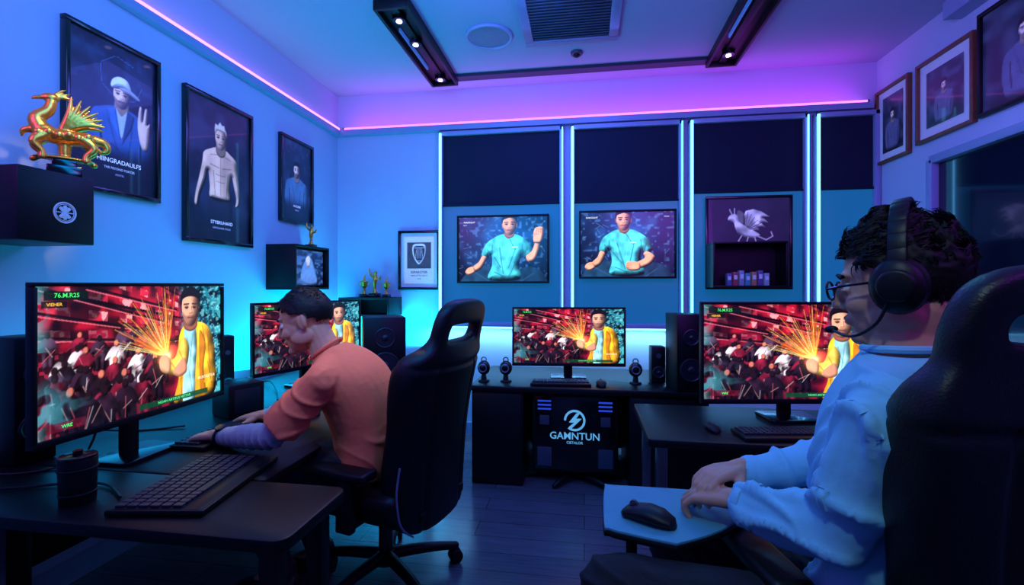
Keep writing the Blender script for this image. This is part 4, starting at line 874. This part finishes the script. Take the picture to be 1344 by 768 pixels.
D=dict(torso=[sec((.61,1.04,.54),lc,.165,(0,0,1),.11),sec((.61,1.04,.62),lc,.168,(0,0,1),.118),sec((.61,1.04,.72),lb,.160,(0,0,1),.116),sec((.605,1.04,.86),lb,.170,(0,0,1),.118),sec((.605,1.04,.98),la,.180,(0,0,1),.116),sec((.615,1.04,1.065),la,.150,(0,0,1),.094),sec((.625,1.035,1.125),la,.070,(0,0,1),.064)],
 armL=((.505,.89,1.035),(.455,.93,.815),(.335,1.10,.785)),armR=((.725,1.20,1.045),(.60,1.27,.83),(.385,1.215,.80)),
 legL=((.54,.98,.58),(.06,1.02,.615),(.10,.99,.09),(-.8,.5)),legR=((.66,1.10,.57),(.25,1.39,.57),(.30,1.46,.09),(-.8,.5)),
 handL=((.328,1.11,.786),(-.72,.60,-.14),(.15,-.30,1),1,(30,40,28)),handR=((.372,1.212,.818),(-.90,-.42,-.08),(0,.1,1),-1,(26,36,26)),
 head=((.622,1.045,1.262),(-.77,.635,-.14),(0,0,1),1.0),skin=SKIN2,shirt=SHIRT,pants=BPANT,long=True,ease=.014,wamp=.012,wf=5,sr=.94)
o,org,P,B,f,l_,u=person('man in light blue shirt seated with hands together',D)
def reg2(x,y,z):
    if x>.6: return z>.34
    if x>.3: return z>.10
    if x>.05: return z>-.12
    if x>-.3: return z>-.24
    return z>-.68
hair(o,org,P,f,l_,u,8000,.021,.0012,reg2,8,lambda d:(.6 if d.z>.4 else -.3,.3,.3 if d.z>.2 else -.6),.22,1.9,.25,.15)
r=root('headset',P(0,0,0),0,'black over-ear headset with boom microphone worn on head','headset'); o0=P(0,0,0)
hp=lambda x,y,z:P(x,y,z)-o0
arcp=[hp(-.012-.015*math.sin(t),math.cos(t)*.103,.0+.163*math.sin(t)) for t in [math.pi*i/16 for i in range(17)]]
mm=M()
for i in range(16):
    p,q_=arcp[i],arcp[i+1]; c=(p+q_)/2; tdir=(q_-p).normalized(); bn=f; nn=tdir.cross(bn).normalized(); mm.box(c,(.030,(q_-p).length*1.15,.013),.004,rot=basis(bn,tdir,nn))
mm.obj('headband',BLK,r)
for sy in(-1,1):
    m3=M().sph(hp(-.010,sy*.100,-.004),(.042,.021,.052),B).cyl(hp(-.010,sy*.103,-.004),hp(-.010,sy*.124,-.004),.034,.028,bev=.004); e_=m3.obj('ear_cup',BLK,r)
    M().tor(hp(-.010,sy*.090,-.004),.036,.010,l_,sy=1.2).obj('ear_cushion',LEA,e_)
M().tube([hp(.005,.112,-.03),hp(.03,.108,-.07),hp(.075,.085,-.092),hp(.118,.04,-.080)],.003,8).sph(hp(.122,.034,-.078),(.013,.008,.008),B).obj('microphone_boom',BLK,r)
r=root('eyeglasses',P(.1,0,0),0,'thin black rimmed eyeglasses worn by the headset man','glasses'); o0=P(.1,0,0); mm=M()
for y in(-1,1):
    pts=[P(.112,y*.034+math.cos(t)*.025,.002+math.sin(t)*.019)-o0 for t in[2*math.pi*i/24 for i in range(24)]]; mm.tube(pts,.0025,6,False,closed=True)
    mm.tube([P(.112,y*.058,.006)-o0,P(.075,y*.078,.008)-o0,P(.0,y*.088,.008)-o0],.0025,6)
mm.tube([P(.113,-.012,.006)-o0,P(.116,0,.009)-o0,P(.113,.012,.006)-o0],.0025,6); mm.obj('rims',BLKG,r)
# mouse table
r=root('side_table',(.12,1.25,0),0,'small teal topped mouse table on a slim pole','table')
tp=cat([(-.078,-.158),(-.066,-.180),(-.03,-.195),(.06,-.220),(.085,-.215),(.18,-.15),(.27,-.05),(.275,-.02),(.23,.05),(.20,.058),(-.04,.058),(-.068,.045)],4)
M().prism(tp,.701,.714,.004).obj('table_top',BLK,r); M().prism([(x*.985+.001,y*.985-.001) for x,y in tp],.714,.721,.002).obj('mouse_pad',mat('teal_pad',C(76,150,166),.6,bump=.1),r)
M().cyl((0,0,.02),(0,0,.695),.014).cyl((0,0,.66),(0,0,.702),.02,.04).obj('pole',BLK,r); M().cyl((0,0,0),(0,0,.02),.07,.06,bev=.004).obj('base',BLK,r)
mouse((.145,1.115,.721),62,1.0,'black computer mouse on the teal pad')
# ---------------------------------------------------------------- lights: unseen fills added alongside the modelled LED strips
def area(loc,tgt,sx,sy,col,en,name='area_fill'):
    ld=bpy.data.lights.new(name,'AREA'); ld.shape='RECTANGLE'; ld.size=sx; ld.size_y=sy; ld.color=col[:3]; ld.energy=en
    o=bpy.data.objects.new(name,ld); LINK(o); o.location=loc; o.rotation_euler=(V(tgt)-V(loc)).to_track_quat('-Z','Y').to_euler(); return o
def spot(loc,tgt,ang,col,en,rad=.05):
    ld=bpy.data.lights.new('spot_fill','SPOT'); ld.spot_size=R(ang); ld.spot_blend=.6; ld.color=col; ld.energy=en; ld.shadow_soft_size=rad
    o=bpy.data.objects.new('spot_fill',ld); LINK(o); o.location=loc; o.rotation_euler=(V(tgt)-V(loc)).to_track_quat('-Z','Y').to_euler()
BL=(.0,.26,1);CY=(.0,.62,1);PU=(.42,.05,1);MG=(.75,.03,1)
area((-.6,.9,2.85),(-2.1,2.8,1.2),1.4,.9,BL,38)  # unseen blue fill added to wash the left wall
area((-1.95,3.2,.72),(-2.17,3.3,1.8),1.2,.3,CY,24)
area((-1.95,2.1,.70),(-2.17,2.1,1.5),1.2,.2,CY,7)
area((-1.55,3.70,.75),(-1.7,3.92,1.9),1.0,.1,CY,14)
area((-1.0,1.0,2.0),(-.6,3.2,2.9),1.0,.8,(.0,.36,1),20)
area((1.4,.2,2.2),(1.3,3.0,2.9),1.0,.8,PU,18)  # added purple fill tinting the right side of the ceiling
area((0,3.80,2.66),(0,3.86,2.94),4.0,.06,MG,5)
area((-.6,2.4,2.88),(-1.5,3.9,1.5),1.2,.5,(.10,.20,1),12)  # added blue fill brightening the back left wall
area((.1,3.83,.89),(.1,3.90,.60),2.8,.04,(.25,.65,1),10)
area((-1.9,.3,2.3),(-2.15,1.4,2.4),.6,.6,(.5,.05,1),11)
area((.6,1.2,2.4),(2.17,3.0,2.2),.8,.6,(.30,.12,1),18)  # added violet fill lifting the right wall
spot((-1.0,2.55,2.85),(-.98,1.80,.85),32,(1,.78,.66),62)  # warm spot added to lift the salmon shirt
spot((-.45,.9,2.6),(-1.0,1.75,.9),20,(1,.82,.75),26)
spot((-.9,1.3,2.8),(-1.93,1.50,1.82),13,(1,.72,.36),55)  # narrow warm spot added so the trophy reads as gold
spot((.1,.1,2.4),(.5,1.0,.95),44,(.55,.85,1),26)
area((.9,2.9,2.8),(.6,1.1,1.0),.6,.6,(.1,.5,1),12)  # added blue fill for the seated man's shirt
area((-.3,3.3,2.85),(-.2,2.6,0),1.2,.5,(.10,.14,1),20)  # blue downlight added for the reflection on the floor
w_=bpy.data.worlds.new('world'); scene.world=w_; w_.use_nodes=True; w_.node_tree.nodes['Background'].inputs[0].default_value=(.01,.03,.12,1); w_.node_tree.nodes['Background'].inputs[1].default_value=.3
# ---------------------------------------------------------------- camera
cd=bpy.data.cameras.new('camera'); cam=bpy.data.objects.new('camera',cd); LINK(cam)
cd.sensor_width=36; cd.lens=620/1344*36; cd.shift_y=-9/1344; cd.clip_start=.02
cam.location=(0,0,1.26); cam.rotation_euler=(R(90),0,R(8.71)); scene.camera=cam
